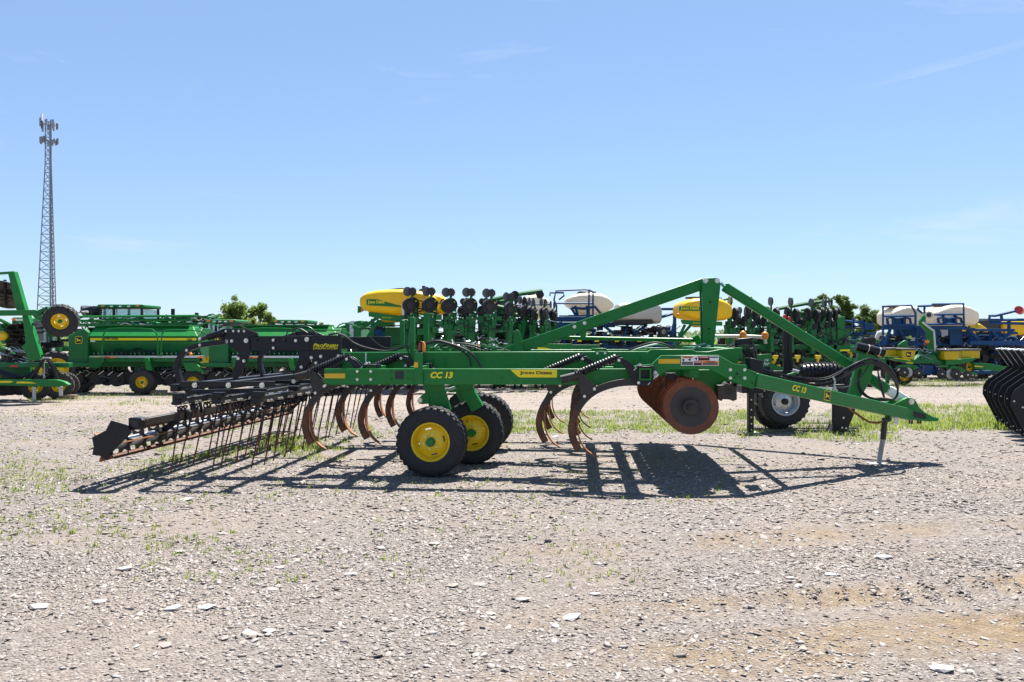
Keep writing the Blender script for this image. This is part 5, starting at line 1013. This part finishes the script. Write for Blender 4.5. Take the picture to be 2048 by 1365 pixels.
Pl(G, cg([(245, 750), (420, 760), (590, 795), (590, 850), (400, 820), (260, 780)]), -.45, -.1, 'box_support', GREEN, gr, .01); Pl(G, cg([(320, 768), (545, 800), (540, 810), (315, 778)]), -.46, -.452, 'yellow_stripe', DECAL, gr); Pl(G, cg([(487, 826), (570, 835), (568, 852), (485, 842)]), -.46, -.452, 'yellow_stripe', DECAL, gr)
Pl(G, cg([(1010, 805), (1200, 790), (1400, 770), (1400, 800), (1250, 850), (1100, 870), (1010, 850)]), -.45, -.1, 'box_support', GREEN, gr, .01)
Pl(G, cg([(560, 830), (680, 730), (870, 730), (900, 790), (1020, 830), (1020, 870), (880, 850), (640, 850)]), -.3, 0, 'toolbar', GREEN2, gr, .02); Pl(G, cg([(385, 600), (430, 560), (470, 540), (505, 545), (515, 655), (385, 650)]), .1, .2, 'hitch_tower', GREEN, gr, .01)
for pts in ([(340, 930), (400, 870), (520, 850), (600, 870), (560, 900), (400, 900)], [(560, 900), (620, 870), (660, 900), (640, 960), (600, 960)], [(880, 880), (1020, 860), (1060, 900), (960, 900)], [(1040, 920), (1100, 870), (1230, 900), (1300, 960), (1420, 970), (1420, 1000), (1280, 990), (1180, 930)]): Pl(G, cg(pts), -.4, -.25, 'unit_frame', GREEN, gr, .01)
Pl(G, cg([(735, 860), (840, 870), (850, 920), (900, 930), (900, 985), (720, 1000), (735, 900)]), -.2, 0, 'lift_stand', BLUE, gr, .01); Pl(G, cg([(1420, 945), (1850, 940), (1850, 985), (1420, 990)]), .5, .7, 'drawbar', BLUE, gr, .01); Pl(G, cg([(1385, 832), (1600, 850), (1900, 905), (1900, 960), (1700, 950), (1400, 920)]), .2, .4, 'tongue', GREEN, gr, .01); Pl(G, cg([(1390, 875), (1505, 885), (1503, 897), (1390, 890)]), .19, .195, 'yellow_stripe', DECAL, gr)
def gdisc(x, y, r, m, v, name, th=.03):
    (a, b), = cg([(x, y)]); q = G.p(a, b, v); MB().lathe([(0, -th), (r*.5, -th), (r, 0), (r, th), (0, th*1.2)], (q.x, v, q.z), 26).build(name, m, gr); MB().cyl((q.x, v-th-.01, q.z), (q.x, v, q.z), .03, 8).build('disc_hub', ZINC, gr)
for x, y, r, m_, v in ((330, 960, .16, BLK2, .1), (455, 965, .185, BLK2, -.45), (505, 965, .18, PVC, -.35), (645, 975, .18, BLK2, -.4), (955, 985, .18, BLK2, -.4), (1080, 985, .18, PVC, -.35), (1145, 985, .19, BLK2, -.45), (1295, 1000, .15, BLK2, -.4), (1360, 1000, .13, BLK2, -.2), (1400, 1005, .12, BLK2, .0)): gdisc(x, y, r, m_, v, 'opener_disc')
wheel(gr, (G.p(*cg([(440, 1000)])[0], .0).x, .0, .30), .30, .24, .17, YEL, GREEN2, RUBD, nlug=18); (a, b), = cg([(1285, 895)]); wheel(gr, (G.p(a, b, .6).x, .6, zt(G, b, .6)), .30, .24, .17, YEL, GREEN2, RUBD, nlug=18, rotz=R(25))
for pts, r in (([(835, 735), (800, 400)], .16), ([(810, 430), (670, 290)], .12), ([(670, 300), (700, 250), (760, 190)], .08)): T(G, cg(pts), .2, r, 'marker_boom', GREEN, gr, 8, 0)
(a, b), = cg([(790, 205)]); q = G.p(a, b, .2); MB().cyl(q+Vector((-.1, -.15, 0)), q+Vector((.1, .15, .02)), .14, 18).build('boom_cup', PVC, gr); MB().cyl(q+Vector((-.11, -.165, 0)), q+Vector((0, 0, 0)), .08, 14).build('cup_bore', BLK2, gr)
T(G, cg([(870, 700), (850, 420), (700, 300)]), .0, .035, 'cylinder', STEEL, gr, 6, 0); MB().ball(G.p(*cg([(757, 555)])[0], -.2), (.09, .07, .07)).build('amber_lamp', ORNG, gr); MB().ball(G.p(*cg([(728, 592)])[0], -.2), .045).build('red_lamp', REDL, gr); Bx(G, *cg([(728, 610)])[0], *cg([(750, 720)])[0], -.2, -.1, 'lamp_post', BLACK)
clutter(G, 1840, 1890, 700, 720, -.4, .1, 16, 'bracket', GREEN2, 'box'); clutter(G, 1830, 1885, 698, 722, -.4, .1, 10, 'hose', STEEL, r=.014)
Bx(G, 1773, 720, 1779, 768, -.2, -.1, 'park_stand', GREEN2); Pl(G, [(1766, 718), (1775, 715), (1785, 738), (1776, 742)], -.2, -.1, 'park_stand', GREEN2)

# ---- black ripper parked behind the tongue
K = Fr(6.0, 13.6, 0, 'ripper', 'black ripper with silver rimmed wheels and a knobby roller, parked behind the plough tongue', 'ripper'); kr = K.root
q = K.p(1567, 803, -.4); w1 = wheel(kr, (q.x, -.4, q.z), .42, .28, .235, STEEL, BLACK, RUB, dish=-.1, nlug=26)
q = K.p(1566, 800, .1); wheel(kr, (q.x-.14, .1, .40), .40, .28, .22, STEEL, BLACK, RUB, dish=-.1, nlug=26)
Bx(K, 1497, 775, 1508, 866, -.62, -.52, 'stand_leg', BLACK, kr, .006); q = K.p(1502, 866, -.57); MB().box((q.x, -.57, .01), (.22, .2, .02)).build('stand_foot', STEEL, kr)
Bx(K, 1484, 772, 1528, 787, -.6, -.3, 'front_tube', BLACK, kr, .01)
for y in (800, 820, 835, 848, 860): bolt(kr, K.p(1502.5, y, -.622), .012)
Pl(K, [(1668, 770), (1716, 768), (1716, 800), (1708, 830), (1690, 873), (1664, 874), (1658, 868), (1668, 855)], -.55, -.45, 'ripper_shank', BLACK, kr, .006); Pl(K, [(1668, 850), (1668, 873), (1650, 876), (1662, 862)], -.6, -.4, 'ripper_point', BLK2, kr, .004)
for x, y in ((1687, 836), (1684, 856), (1692, 857), (1683, 867), (1702, 758), (1712, 747)): bolt(kr, K.p(x, y, -.552), .016)
Pl(K, [(1700, 735), (1712, 722), (1716, 770), (1690, 772), (1690, 750)], -.5, -.42, 'shank_bracket', BLACK, kr, .006)
Bx(K, 1500, 742, 1720, 756, .5, .7, 'toolbar', BLACK, kr, .01); Bx(K, 1530, 756, 1700, 766, 1.3, 1.5, 'toolbar', BLACK, kr, .01)
a, b = K.p(1598, 745, .2), K.p(1712, 743, .2); ln_ = (b-a).length; mm = MB()
prof = [(.02, 0), (.13, .02), (.16, .2*ln_), (.165, .5*ln_), (.16, .9*ln_), (.12, ln_)]
rd = MB(); vsn = 18
ax = Matrix.Rotation(R(-90), 3, 'Z')
rl_ = MB().lathe([(r, t) for r, t in prof], n=24); rl_.v = [tuple(a+Vector((y, x, z))) for x, y, z in rl_.v]; drum = rl_.build('knobby_roller', BLACK, kr)
kb = MB()
for i in range(15):
    for k in range(18):
        t = 2*math.pi*(k+.5*(i % 2))/18; f = (i+.5)/15; rr_ = .13+.045*min(1, f/.2)*min(1, (1.05-f)/.1); c = a+Vector((f*ln_, rr_*math.cos(t), rr_*math.sin(t))); kb.ball(c, (.018, .018, .018), 6, 4)
tag(kb.build('roller_knobs', BLACK, drum), kind='stuff')
MB().bar(K.p(1560, 757, .2), K.p(1600, 744, .2), .07, .06).build('roller_arm', GREEN, kr, .006); MB().cyl(K.p(1585, 741, .1), K.p(1597, 744, .1), .03, 10).build('roller_pin', STEEL, kr)
for x in (1568, 1577): Bx(K, x, 636, x+7, 742, .9, 1.0, 'upright_bar', BLACK, kr, .004)
for x, y0, y1 in ((1567, 630, 640), (1576, 634, 652)): Bx(K, x, y0, x+6, y1, .86, .9, 'red_flag', REDL, kr, .01)
sg_ = Pl(K, [(1512, 710), (1543, 708), (1544, 733), (1512, 736)], .4, .44, 'name_plate', GREEN, kr, .004); lettering(K, sg_, 'ne', (1529, 723), (1537.5, 718.3), .395, WHT, shear=.25, bold=.02); lettering(K, sg_, 'ler', (1527, 731), (1540, 724), .395, WHT, shear=.25, bold=.02)
Pl(K, [(1544, 728), (1566, 735), (1566, 742), (1544, 742)], .4, .5, 'frame_arm', GREEN, kr); MB().cyl(K.p(1547, 725, .38), K.p(1547, 725, .42), .035, 12).build('reflector', REFL, kr)
Pl(K, [(1515, 775), (1524, 775), (1524, 800), (1518, 812), (1513, 806)], -.2, .2, 'hub_mount', BLACK, kr); clutter(K, 1600, 1700, 764, 785, .2, .6, 14, 'hose', HOSE, r=.013); clutter(K, 1610, 1690, 770, 785, .3, .6, 8, 'pipe', STEEL, r=.01)

# ---- ripper plates at the right edge
Q = Fr(8.62, 12.6, -24.6, 'parabolic_ripper', 'row of black ripper shanks with flat leg plates, cut off by the right edge', 'ripper'); qr = Q.root
V0 = 1.9; out = [(2018, 741), (2000, 752), (1985, 762), (1972, 771), (1966, 782), (1965, 797), (1994, 853), (2003, 857), (2022, 850), (2034, 815), (2034, 775), (2042, 744), (2034, 736)]
pz = Q.uw(out, V0); zmin = min(w for u, w in pz); pz = [(u, w-zmin+.02) for u, w in pz]
lift = -zmin+.02
shk_ = MB().prism(pz, -.012, .012).build('leg_plate', BLACK, qr, .004)
tpz = Q.uw([(1992, 706.5), (2007, 705), (2033, 741), (2020, 746)], V0); MB().prism([(u, w+lift) for u, w in tpz], -.05, .05).build('shank_tube', BLACK, shk_, .006)
tp2 = Q.uw([(1991, 707), (2007, 705.5), (2009, 708), (1993, 710)], V0); MB().prism([(u, w+lift+.004) for u, w in tp2], -.06, .06).build('lit_tube_top', STEEL, shk_, .004)  # pale strip paints sky light on top of the black tube
for x, y in ((1970, 790), (1984, 800), (1992, 843), (1998, 850), (2003, 770)):
    q = Q.uw([(x, y)], V0)[0]; bolt(shk_, (q[0], -.014, q[1]+lift), .012)
for i in range(6):
    o = shk_ if i == 0 else copy_tree(shk_, qr); o.location = (0, V0-.58*i, 0)
q = Q.uw([(2033, 740)], V0)[0]; MB().box((q[0]+.1, V0-1.5, q[1]+lift+.05), (.14, 4., .14)).build('toolbar', BLACK, qr, .01)
# ================================================================== far vehicles, mast, trees, shed
def cab_vehicle(D, px, pxw, yroof, name, label, cat, group, hood=0, cabw=None, body=None, tank_=None, wr=.8, mirrors=True, m=None):
    """tractor / sprayer / combine: cab with pillars, glass, roof; body and wheels; seen side on"""
    f = Fr((px-CX)/FPX*D, D, 0, name, label, cat, group); r = f.root; s = D/FPX; g = m or GREEN2
    zr = CAMZ+(HY-yroof)*s; cw = (cabw or pxw)*s; ch = 1.45
    MB().box((0, 0, zr-.09), (cw*1.08, 1.7, .16)).build('cab_roof', g, r, .05)
    MB().box((0, 0, zr-.16-ch/2), (cw*.92, 1.5, ch-.1)).build('cab_glass', GLASS, r)
    for sx in (-1, -.35, 1):
        for sv in (-1, 1): MB().bar((sx*cw*.48, sv*.77, zr-.17), (sx*cw*.5, sv*.77, zr-.16-ch), .07, .09).build('cab_pillar', BLACK, r)
    MB().box((.1, 0, zr-.16-ch*.72), (.5, .5, ch*.45)).box((-.1, 0, zr-.16-ch*.45), (.14, .5, ch*.4)).build('seat', BLACK, r); MB().cyl((.45, -.1, zr-ch), (.55, -.1, zr-ch*.72), .04, 8).build('steering_column', BLACK, r)
    MB().box((0, 0, zr-.16-ch-.15), (cw*1.05, 1.6, .3)).build('cab_floor', g, r, .02)
    for sx in (-.8, .8): MB().box((sx*cw*.5, -.86, zr-.08), (.14, .03, .07)).build('marker_lamp', ORNG, r)
    for sx in (-.4, .0, .4): MB().box((sx*cw*.5, -.86, zr-.1), (.12, .03, .06)).build('work_lamp', WHT, r)
    if hood: MB().prism([(cw*.5, zr-ch-.1), (cw*.5+hood*.9, zr-ch-.35), (cw*.5+hood, zr-ch-.6), (cw*.5+hood, zr-ch-1.2), (cw*.5, zr-ch-1.2)], -.55, .55).build('hood', g, r, .05); MB().cyl((cw*.5+.3, -.45, zr-ch), (cw*.5+.3, -.45, zr-.25), .06, 10).build('exhaust', BLACK, r)
    zf = zr-ch-.35; bw = body or cw*1.6
    MB().box((0, .2, (zf+.7)/2+.1), (bw, 1.3, max(.3, zf-.5))).build('chassis', g, r, .05)
    if tank_: x0, x1, y0, y1 = tank_; loft(MB(), [((x0-px)*s, CAMZ+(HY-y1)*s+.1, CAMZ+(HY-y1)*s+.5, .6), ((x0*.8+x1*.2-px)*s, CAMZ+(HY-y1)*s, CAMZ+(HY-y0)*s-.1, .8), ((x1*.6+x0*.4-px)*s, CAMZ+(HY-y1)*s, CAMZ+(HY-y0)*s, .8), ((x1-px)*s, CAMZ+(HY-y1)*s, CAMZ+(HY-y0)*s, .8)]).build('solution_tank', BLACK, r)
    for sx in (-.62, .62):
        for sv in (-1, 1): wheel(r, (sx*bw*.62, sv*.95, wr), wr, .45, wr*.5, YEL, GREEN2, RUBD, lug=.05, nlug=18)
    if mirrors:
        for sx in (-1,): MB().box((sx*cw*.62, -.95, zr-.55), (.12, .08, .42)).build('mirror', BLACK, r, .02); MB().tube([(sx*cw*.5, -.8, zr-.2), (sx*cw*.62, -.95, zr-.2), (sx*cw*.62, -.95, zr-.36)], .02, 5).build('mirror_arm', BLACK, r)
    return f
GP = 'green cab machines far behind'
S1 = cab_vehicle(34, 260, 84, 610.5, 'sprayer', 'green field sprayer with wide glazed cab and black tank above the drill', 'sprayer', GP, tank_=(176, 216, 613, 634), body=3.6)
for y in (632, 640, 648):
    T(S1, [(140, y+2), (395, y)], -1.4, .05, 'boom_tube', GREEN, S1.root, 6, 0)
bz = [(150, 640), (175, 632), (200, 648), (225, 634), (250, 648), (280, 633), (305, 648), (330, 632), (355, 648), (380, 634)]
T(S1, bz, -1.4, .035, 'boom_lattice', GREEN, S1.root, 5, 0)
Pl(S1, [(302, 643), (322, 648), (334, 656), (306, 656)], -1.2, -.4, 'nose_panel', GREEN, S1.root); T(S1, [(280, 648), (292, 652), (304, 651)], -1.5, .05, 'pipe', PVC, S1.root)
for i in range(22): x, y = random.uniform(150, 400), random.uniform(636, 660); Bx(S1, x, y, x+random.uniform(5, 22), y+random.uniform(2, 6), -1.3+random.uniform(0, .8), -.4, 'boom_bracket', random.choice((GREEN2, GREEN, BLACK, STEEL)), S1.root)
T(S1, [(148, 626), (176, 624)], -1., .05, 'pale_boom', PVC, S1.root); T(S1, [(160, 622), (172, 632)], -1.2, .03, 'hand_rail', BLACK, S1.root); T(S1, [(210, 640), (330, 640)], 1.4, .07, 'boom_tube', GREEN2, S1.root)
clutter(S1, 150, 400, 630, 658, -1.6, -.6, 30, 'boom_pipe', GREEN, r=.03); clutter(S1, 150, 400, 640, 662, -1.6, -.6, 24, 'hose', HOSE, r=.03); clutter(S1, 150, 390, 636, 660, -1.6, -.8, 16, 'nozzle_pipe', PVC, r=.018); clutter(S1, 310, 420, 634, 660, -1.2, .4, 22, 'bracket', BLACK, 'box')
S2 = cab_vehicle(36, 393, 66, 633, 'tractor', 'green tractor with flat roof and black exhaust left of the round tree', 'tractor', GP, hood=1.6)
T(S2, [(345, 652), (345, 630), (345, 621)], -1., .03, 'mirror_arm', BLACK, S2.root); Bx(S2, 342, 618, 348, 630, -1.05, -.95, 'mirror', BLACK); T(S2, [(320, 660), (332, 652), (345, 652)], -1., .04, 'hand_rail', BLACK, S2.root); T(S2, [(393, 632), (394, 626)], -.5, .09, 'exhaust', BLACK, S2.root)
for i in range(16): x, y = random.uniform(330, 430), random.uniform(646, 664); Bx(S2, x, y, x+random.uniform(5, 22), y+random.uniform(2, 8), -1.2+random.uniform(0, .8), -.3, 'implement_bracket', random.choice((GREEN2, GREEN, BLACK)), S2.root)
cab_vehicle(33, 455, 56, 640, 'tractor', 'green tractor directly below the round tree, above the leveling link', 'tractor', GP, hood=1.4); cab_vehicle(33, 590, 66, 640.5, 'combine', 'green combine with orange beacon between the tree and the yellow tank', 'combine', GP, body=4.2)
cab_vehicle(38, 735, 60, 648, 'tractor', 'green tractor behind the sign paddle of the yellow tank', 'tractor', GP, mirrors=False)
CB = Fr((708-CX)/FPX*34, 34, 0, 'combine', 'green combine body with grey end panel beside the yellow tank', 'combine', GP)
Pl(CB, [(690, 646), (722, 641), (722, 700), (690, 700)], -1., 1., 'side_panel', GREEN2, CB.root, .03); Pl(CB, [(699, 643.5), (708, 642), (706, 690), (699, 690)], -1.02, -1., 'grey_panel', STEEL, CB.root); Pl(CB, [(668, 658), (690, 650), (690, 720), (668, 720)], -.9, .9, 'feeder_house', GREEN, CB.root, .03); Bx(CB, 685, 700, 725, 745, -.9, .9, 'chassis', GREEN2, CB.root)
for x in (680, 716): wheel(CB.root, (CB.p(x, 700, -1.).x, -1., .7), .7, .5, .35, YEL, GREEN2, RUBD, lug=.04, nlug=16)
TR = cab_vehicle(27, 74, 36, 636, 'tractor', 'green tractor with grey panel behind the folded tillage machine', 'tractor', GP, mirrors=False, body=1.8, wr=.5)
Bx(TR, 60, 642, 87, 682, -.95, -.90, 'grey_panel', GREY); q = TR.p(112, 705, -.6); wheel(TR.root, (q.x, -.6, .62), .62, .4, .36, YEL, YEL, RUB, lug=.06, nlug=18, rotz=R(35))
for i in range(12): x, y = random.uniform(80, 150), random.uniform(655, 700); Bx(TR, x, y, x+random.uniform(5, 20), y+random.uniform(4, 12), -.5+random.uniform(0, .8), .5, 'frame_bracket', random.choice((GREEN, GREEN2, BLACK)), TR.root)
for px_, y_, lb in ((1490, 660, 'green tractor between the upright row units, left of the others there'), (1548, 662, 'green tractor whose pale cab shows between the upright bars'), (1612, 664, 'green tractor seen through the right planter, near the wing post'), (1700, 667, 'green tractor in front of the right trees')):
    cab_vehicle(42, px_, 46, y_, 'tractor', lb, 'tractor', GP, mirrors=False, hood=1.3)
# blue frame implement before the right trees
BF = Fr(16.5, 34, 0, 'blue_implement', 'blue tubular implement frame with hung panel in front of the right trees', 'implement')
for x0, y0, x1, y1 in ((1688, 641, 1730, 645), (1690, 652, 1740, 655), (1706, 636, 1709, 690), (1690, 665, 1765, 669), (1690, 690, 1765, 696), (1650, 645, 1655, 700), (1727, 640, 1730, 670)): Bx(BF, x0, y0, x1, y1, 0, .1, 'frame_tube', BLUE)
Bx(BF, 1730, 646, 1748, 660, -.1, 0, 'hung_panel', BLUE)
for pts in ([(1700, 690), (1720, 668)], [(1745, 690), (1722, 668)], [(1690, 642), (1735, 648)]): T(BF, pts, 0, .05, 'frame_strut', BLUE, BF.root, 6, 0)
T(BF, [(1752, 685), (1756, 668), (1764, 664)], -.3, .09, 'white_hose', WHT, BF.root); clutter(BF, 1640, 1760, 668, 720, -.2, .5, 30, 'hose', HOSE, r=.035); clutter(BF, 1640, 1750, 675, 740, 0, .6, 40, 'bracket', BLACK, 'box'); clutter(BF, 1640, 1760, 668, 690, -.2, .3, 10, 'pipe', STEEL, r=.02)
for x in (1660, 1720): wheel(BF.root, (BF.p(x, 700, .6).x, .6, .5), .5, .35, .25, BLUE, BLUE, RUBD)
Bx(BF, 1748, 679, 1759, 689, -6.5, -6.45, 'teal_tag', paint('teal_plastic', (.02, .32, .24), .4)) if False else None
# ---- lattice mast
TD = 150.; tw_ = Fr((98-CX)/FPX*TD, TD, 8, 'lattice_tower', 'tall thin grey lattice mast with antennas at the left', 'tower'); tr_ = tw_.root; sT = TD/FPX
H = CAMZ+(HY-240)*sT; w0, w1 = 4.1, 1.1
def leg(k, z): w = (w0+(w1-w0)*min(1, z/(H*.82)))/2; a = R(90+120*k); return Vector((w*1.15*math.cos(a), w*1.15*math.sin(a), z))
lv = [H*i/26 for i in range(27)]
for k in range(3): MB().tube([leg(k, z) for z in lv], .105, 6).build('mast_leg', TOWERM, tr_)
gr_ = MB(); ds = MB()
for i, z in enumerate(lv[:-1]):
    for k in range(3):
        a, b = leg(k, z), leg((k+1) % 3, z); c, d = leg(k, lv[i+1]), leg((k+1) % 3, lv[i+1])
        gr_.tube([a, b], .06, 4); ds.tube([a, d], .05, 4); ds.tube([b, c], .05, 4)
tag(gr_.build('horizontal_braces', TOWERM, tr_), kind='stuff'); tag(ds.build('diagonal_braces', TOWERM, tr_), kind='stuff')
MB().tube([Vector((.5, -.4, 0)), Vector((.3, -.3, H*.98))], .16, 6).build('cable_run', TOWERM, tr_); MB().tube([Vector((.9, -.4, 0)), Vector((.4, -.3, H*.98))], .10, 6).build('cable_run', TOWERM, tr_)
for zc, nn, sz in ((H-1.0, 9, 1.6), (H-4.2, 12, 1.3)):
    for i in range(nn):
        t = 2*math.pi*i/nn; MB().box((1.5*math.cos(t), 1.5*math.sin(t), zc+random.uniform(-.4, .5)), (.28, .22, sz*random.uniform(.6, 1.2)), Matrix.Rotation(t, 3, 'Z')).build('antenna', TOWERM if i % 3 else GREY, tr_); MB().tube([(0, 0, zc), (1.5*math.cos(t), 1.5*math.sin(t), zc)], .06, 4).build('antenna_arm', TOWERM, tr_)
MB().box((-1.4, 0, H+.2), (.4, .25, 1.9)).build('antenna', WHT, tr_)
# ---- trees
LEAF = paint('leaves', (.075, .135, .028), .6, c2=(.15, .22, .055), scale=.9); LEAF2 = paint('pale_leaves', (.085, .14, .028), .6, c2=(.17, .22, .055), scale=.9)
for lm, tcol_ in ((LEAF, (.22, .33, .06, 1)), (LEAF2, (.26, .34, .07, 1))):
    nt = lm.node_tree; tr2 = nt.nodes.new('ShaderNodeBsdfTranslucent'); tr2.inputs['Color'].default_value = tcol_; mm_ = nt.nodes.new('ShaderNodeMixShader'); mm_.inputs['Fac'].default_value = .5
    nt.links.new(nt.nodes['Principled BSDF'].outputs[0], mm_.inputs[1]); nt.links.new(tr2.outputs[0], mm_.inputs[2]); nt.links.new(mm_.outputs[0], nt.nodes['Material Output'].inputs['Surface'])
BARK = paint('bark', (.06, .045, .035), .9, var=.3)
def tree(D, lobes, base_px, label, leaf, nl=2600, sz=.26, group='trees beyond the yard'):
    """lobes: (px, py, r px) clumps of the crown"""
    s = D/FPX; X0 = (base_px-CX)*s; root = bpy.data.objects.new('tree', None); col.objects.link(root); root.location = (X0, D, 0); tag(root, label, 'tree', group)
    rnd = random.Random(hash(label) % 9973); V, F = [], []
    ws = sum(r*r for _, _, r in lobes); wood = MB(); top = max((HY-y)*s+CAMZ for _, y, _ in lobes)
    wood.tube([(0, 0, -.2), (.1, 0, top*.3), (0, 0, top*.6), (.1, 0, top*.85)], [.32, .26, .18, .06], 8)
    for lx, ly, lr_ in lobes:
        c = Vector(((lx-base_px)*s, rnd.uniform(-.6, .6)*lr_*s, CAMZ+(HY-ly)*s)); r = lr_*s
        wood.tube([(0, 0, max(.8, c.z*.45)), (c.x*.5, c.y*.5, c.z*.8), tuple(c)], [.14, .09, .03], 6)
        subs = []
        for _ in range(max(6, int(lr_*.9))):
            d = Vector((rnd.gauss(0, 1), rnd.gauss(0, 1), rnd.gauss(0, .85))).normalized()*r*rnd.uniform(.35, 1.05); subs.append((c+d, r*rnd.uniform(.22, .45))); wood.tube([tuple(c), tuple(c+d*.9)], [.035, .012], 4)
        for _ in range(int(nl*lr_*lr_/ws)):
            b0, br = rnd.choice(subs); p = b0+Vector((rnd.gauss(0, .5), rnd.gauss(0, .5), rnd.gauss(0, .42)))*br; a = Vector((rnd.gauss(0, 1), rnd.gauss(0, 1), rnd.gauss(0, 1))).normalized(); b_ = a.orthogonal().normalized(); k = sz*rnd.uniform(.5, 1.1); o = len(V)
            V.extend([p-a*k, p+b_*k*.55, p+a*k, p-b_*k*.55]); F.extend([(o, o+1, o+2, o+3)])
    wood.build('trunk', BARK, root); me = bpy.data.meshes.new('crown'); me.from_pydata([tuple(v) for v in V], [], F); me.materials.append(leaf); place('crown', me, root)
tree(95, [(465, 628, 20), (478, 612, 15), (458, 640, 16), (444, 644, 10), (438, 632, 6), (485, 640, 16), (470, 655, 16)], 470, 'tall dark leafy tree left of the pale one, above the leveling rake', LEAF, 13000, .17)
tree(90, [(515, 622, 15), (530, 632, 14), (523, 614, 10), (545, 640, 9), (500, 640, 12), (530, 650, 13)], 520, 'leafy tree right of the dark one with a loose outline', LEAF, 10000, .17); tree(80, [(508, 648, 15), (495, 655, 12), (520, 658, 14)], 508, 'low pale green tree in front of the two taller ones', LEAF2, 5000, .15)
tree(85, [(648, 655, 9), (659, 660, 9), (640, 662, 8), (652, 668, 9)], 650, 'small pale tree beside the green combine', LEAF2, 4000, .15)
tree(88, [(1614, 622, 9), (1606, 642, 9), (1630, 610, 12), (1648, 602, 12), (1640, 625, 16), (1622, 635, 14), (1615, 655, 14), (1645, 650, 20), (1660, 625, 14), (1630, 675, 16)], 1640, 'large dark tree behind the high folded planter wheels', LEAF, 16000, .17); tree(88, [(1690, 606, 14), (1680, 596, 9), (1702, 612, 10), (1690, 630, 18), (1680, 655, 18), (1700, 650, 14)], 1690, 'rounded tree between the large dark tree and the small right one', LEAF, 13000, .17); tree(84, [(1735, 625, 14), (1750, 635, 14), (1725, 640, 14), (1745, 655, 16), (1725, 665, 14), (1758, 650, 10)], 1740, 'broad tree left of the blue planter railing', LEAF, 13000, .17)
tree(90, [(1495, 668, 8), (1530, 670, 9), (1560, 672, 8)], 1530, 'low tree seen behind the upright row units', LEAF2, 1800, .22)
tree(100, [(318, 668, 8), (332, 664, 8), (350, 666, 8)], 335, 'low tree behind the sprayer cab', LEAF, 1500, .25)
# low far hedge line closing the horizon
hv, hf = [], []
rnd = random.Random(3)
for i in range(15000):
    x = rnd.uniform(-230, 230); y = 170+rnd.uniform(-8, 8); hgt_ = 3.6+2.2*noise.noise(Vector((x*.05, 0, 0)))+1.2*noise.noise(Vector((x*.2, 3, 0))); z = rnd.uniform(0, max(.6, hgt_)); a = Vector((rnd.gauss(0, 1), rnd.gauss(0, 1), rnd.gauss(0, 1))).normalized(); b_ = a.orthogonal(); k = rnd.uniform(.3, .8); p = Vector((x, y, z)); o = len(hv)
    hv.extend([tuple(p-a*k), tuple(p+b_*k*.6), tuple(p+a*k), tuple(p-b_*k*.6)]); hf.append((o, o+1, o+2, o+3))
me = bpy.data.meshes.new('far_treeline'); me.from_pydata(hv, [], hf); me.materials.append(LEAF); tag(place('far_treeline', me), 'far low line of trees along the horizon', 'treeline', kind='stuff')
# ---- shed
SH = Fr(50, 78, 0, 'shed', 'long low grey metal shed far behind the yellow tanks', 'building'); sr = SH.root
shw = paint('metal_siding', (.30, .29, .30), .6, var=.08, scale=.4); x0, x1 = SH.p(1925, 682).x, SH.p(2120, 682).x; z1 = zt(SH, 645); nr = 34
for i in range(nr): u = x0+(x1-x0)*(i+.5)/nr; MB().box((u, 0, z1/2), ((x1-x0)/nr*.9, .12, z1)).build('siding_panel', shw, sr)
MB().box(((x0+x1)/2, 5, z1/2), (x1-x0, 9.8, z1-.02)).build('wall', shw, sr); MB().prism([(x0-.3, z1), (x1+.3, z1), (x1+.3, zt(SH, 638)), (x0-.3, zt(SH, 638))], -.5, 11).build('roof', paint('roof_metal', (.16, .17, .18), .5), sr)
# small repeated fixings stay joined within their part
for o in bpy.data.objects:
    if o.parent and o.name.split('.')[0] in ('lug_nuts', 'latches', 'u_bolts', 'nuts', 'pivot_bolts', 'hose_fittings', 'valve_block', 'clamp_nuts', 'drawbar_bolts', 'safety_chain', 'meter_body', 'lettering'): o['kind'] = 'stuff'
for m in (WTANK, GTANK, YTANK):
    nt = m.node_tree; t2 = nt.nodes.new('ShaderNodeBsdfTranslucent'); mm2 = nt.nodes.new('ShaderNodeMixShader'); mm2.inputs['Fac'].default_value = .3
    nt.links.new([n for n in nt.nodes if n.type == 'VALTORGB'][0].outputs['Color'], t2.inputs['Color'])
    nt.links.new(nt.nodes['Principled BSDF'].outputs[0], mm2.inputs[1]); nt.links.new(t2.outputs[0], mm2.inputs[2]); nt.links.new(mm2.outputs[0], nt.nodes['Material Output'].inputs['Surface'])
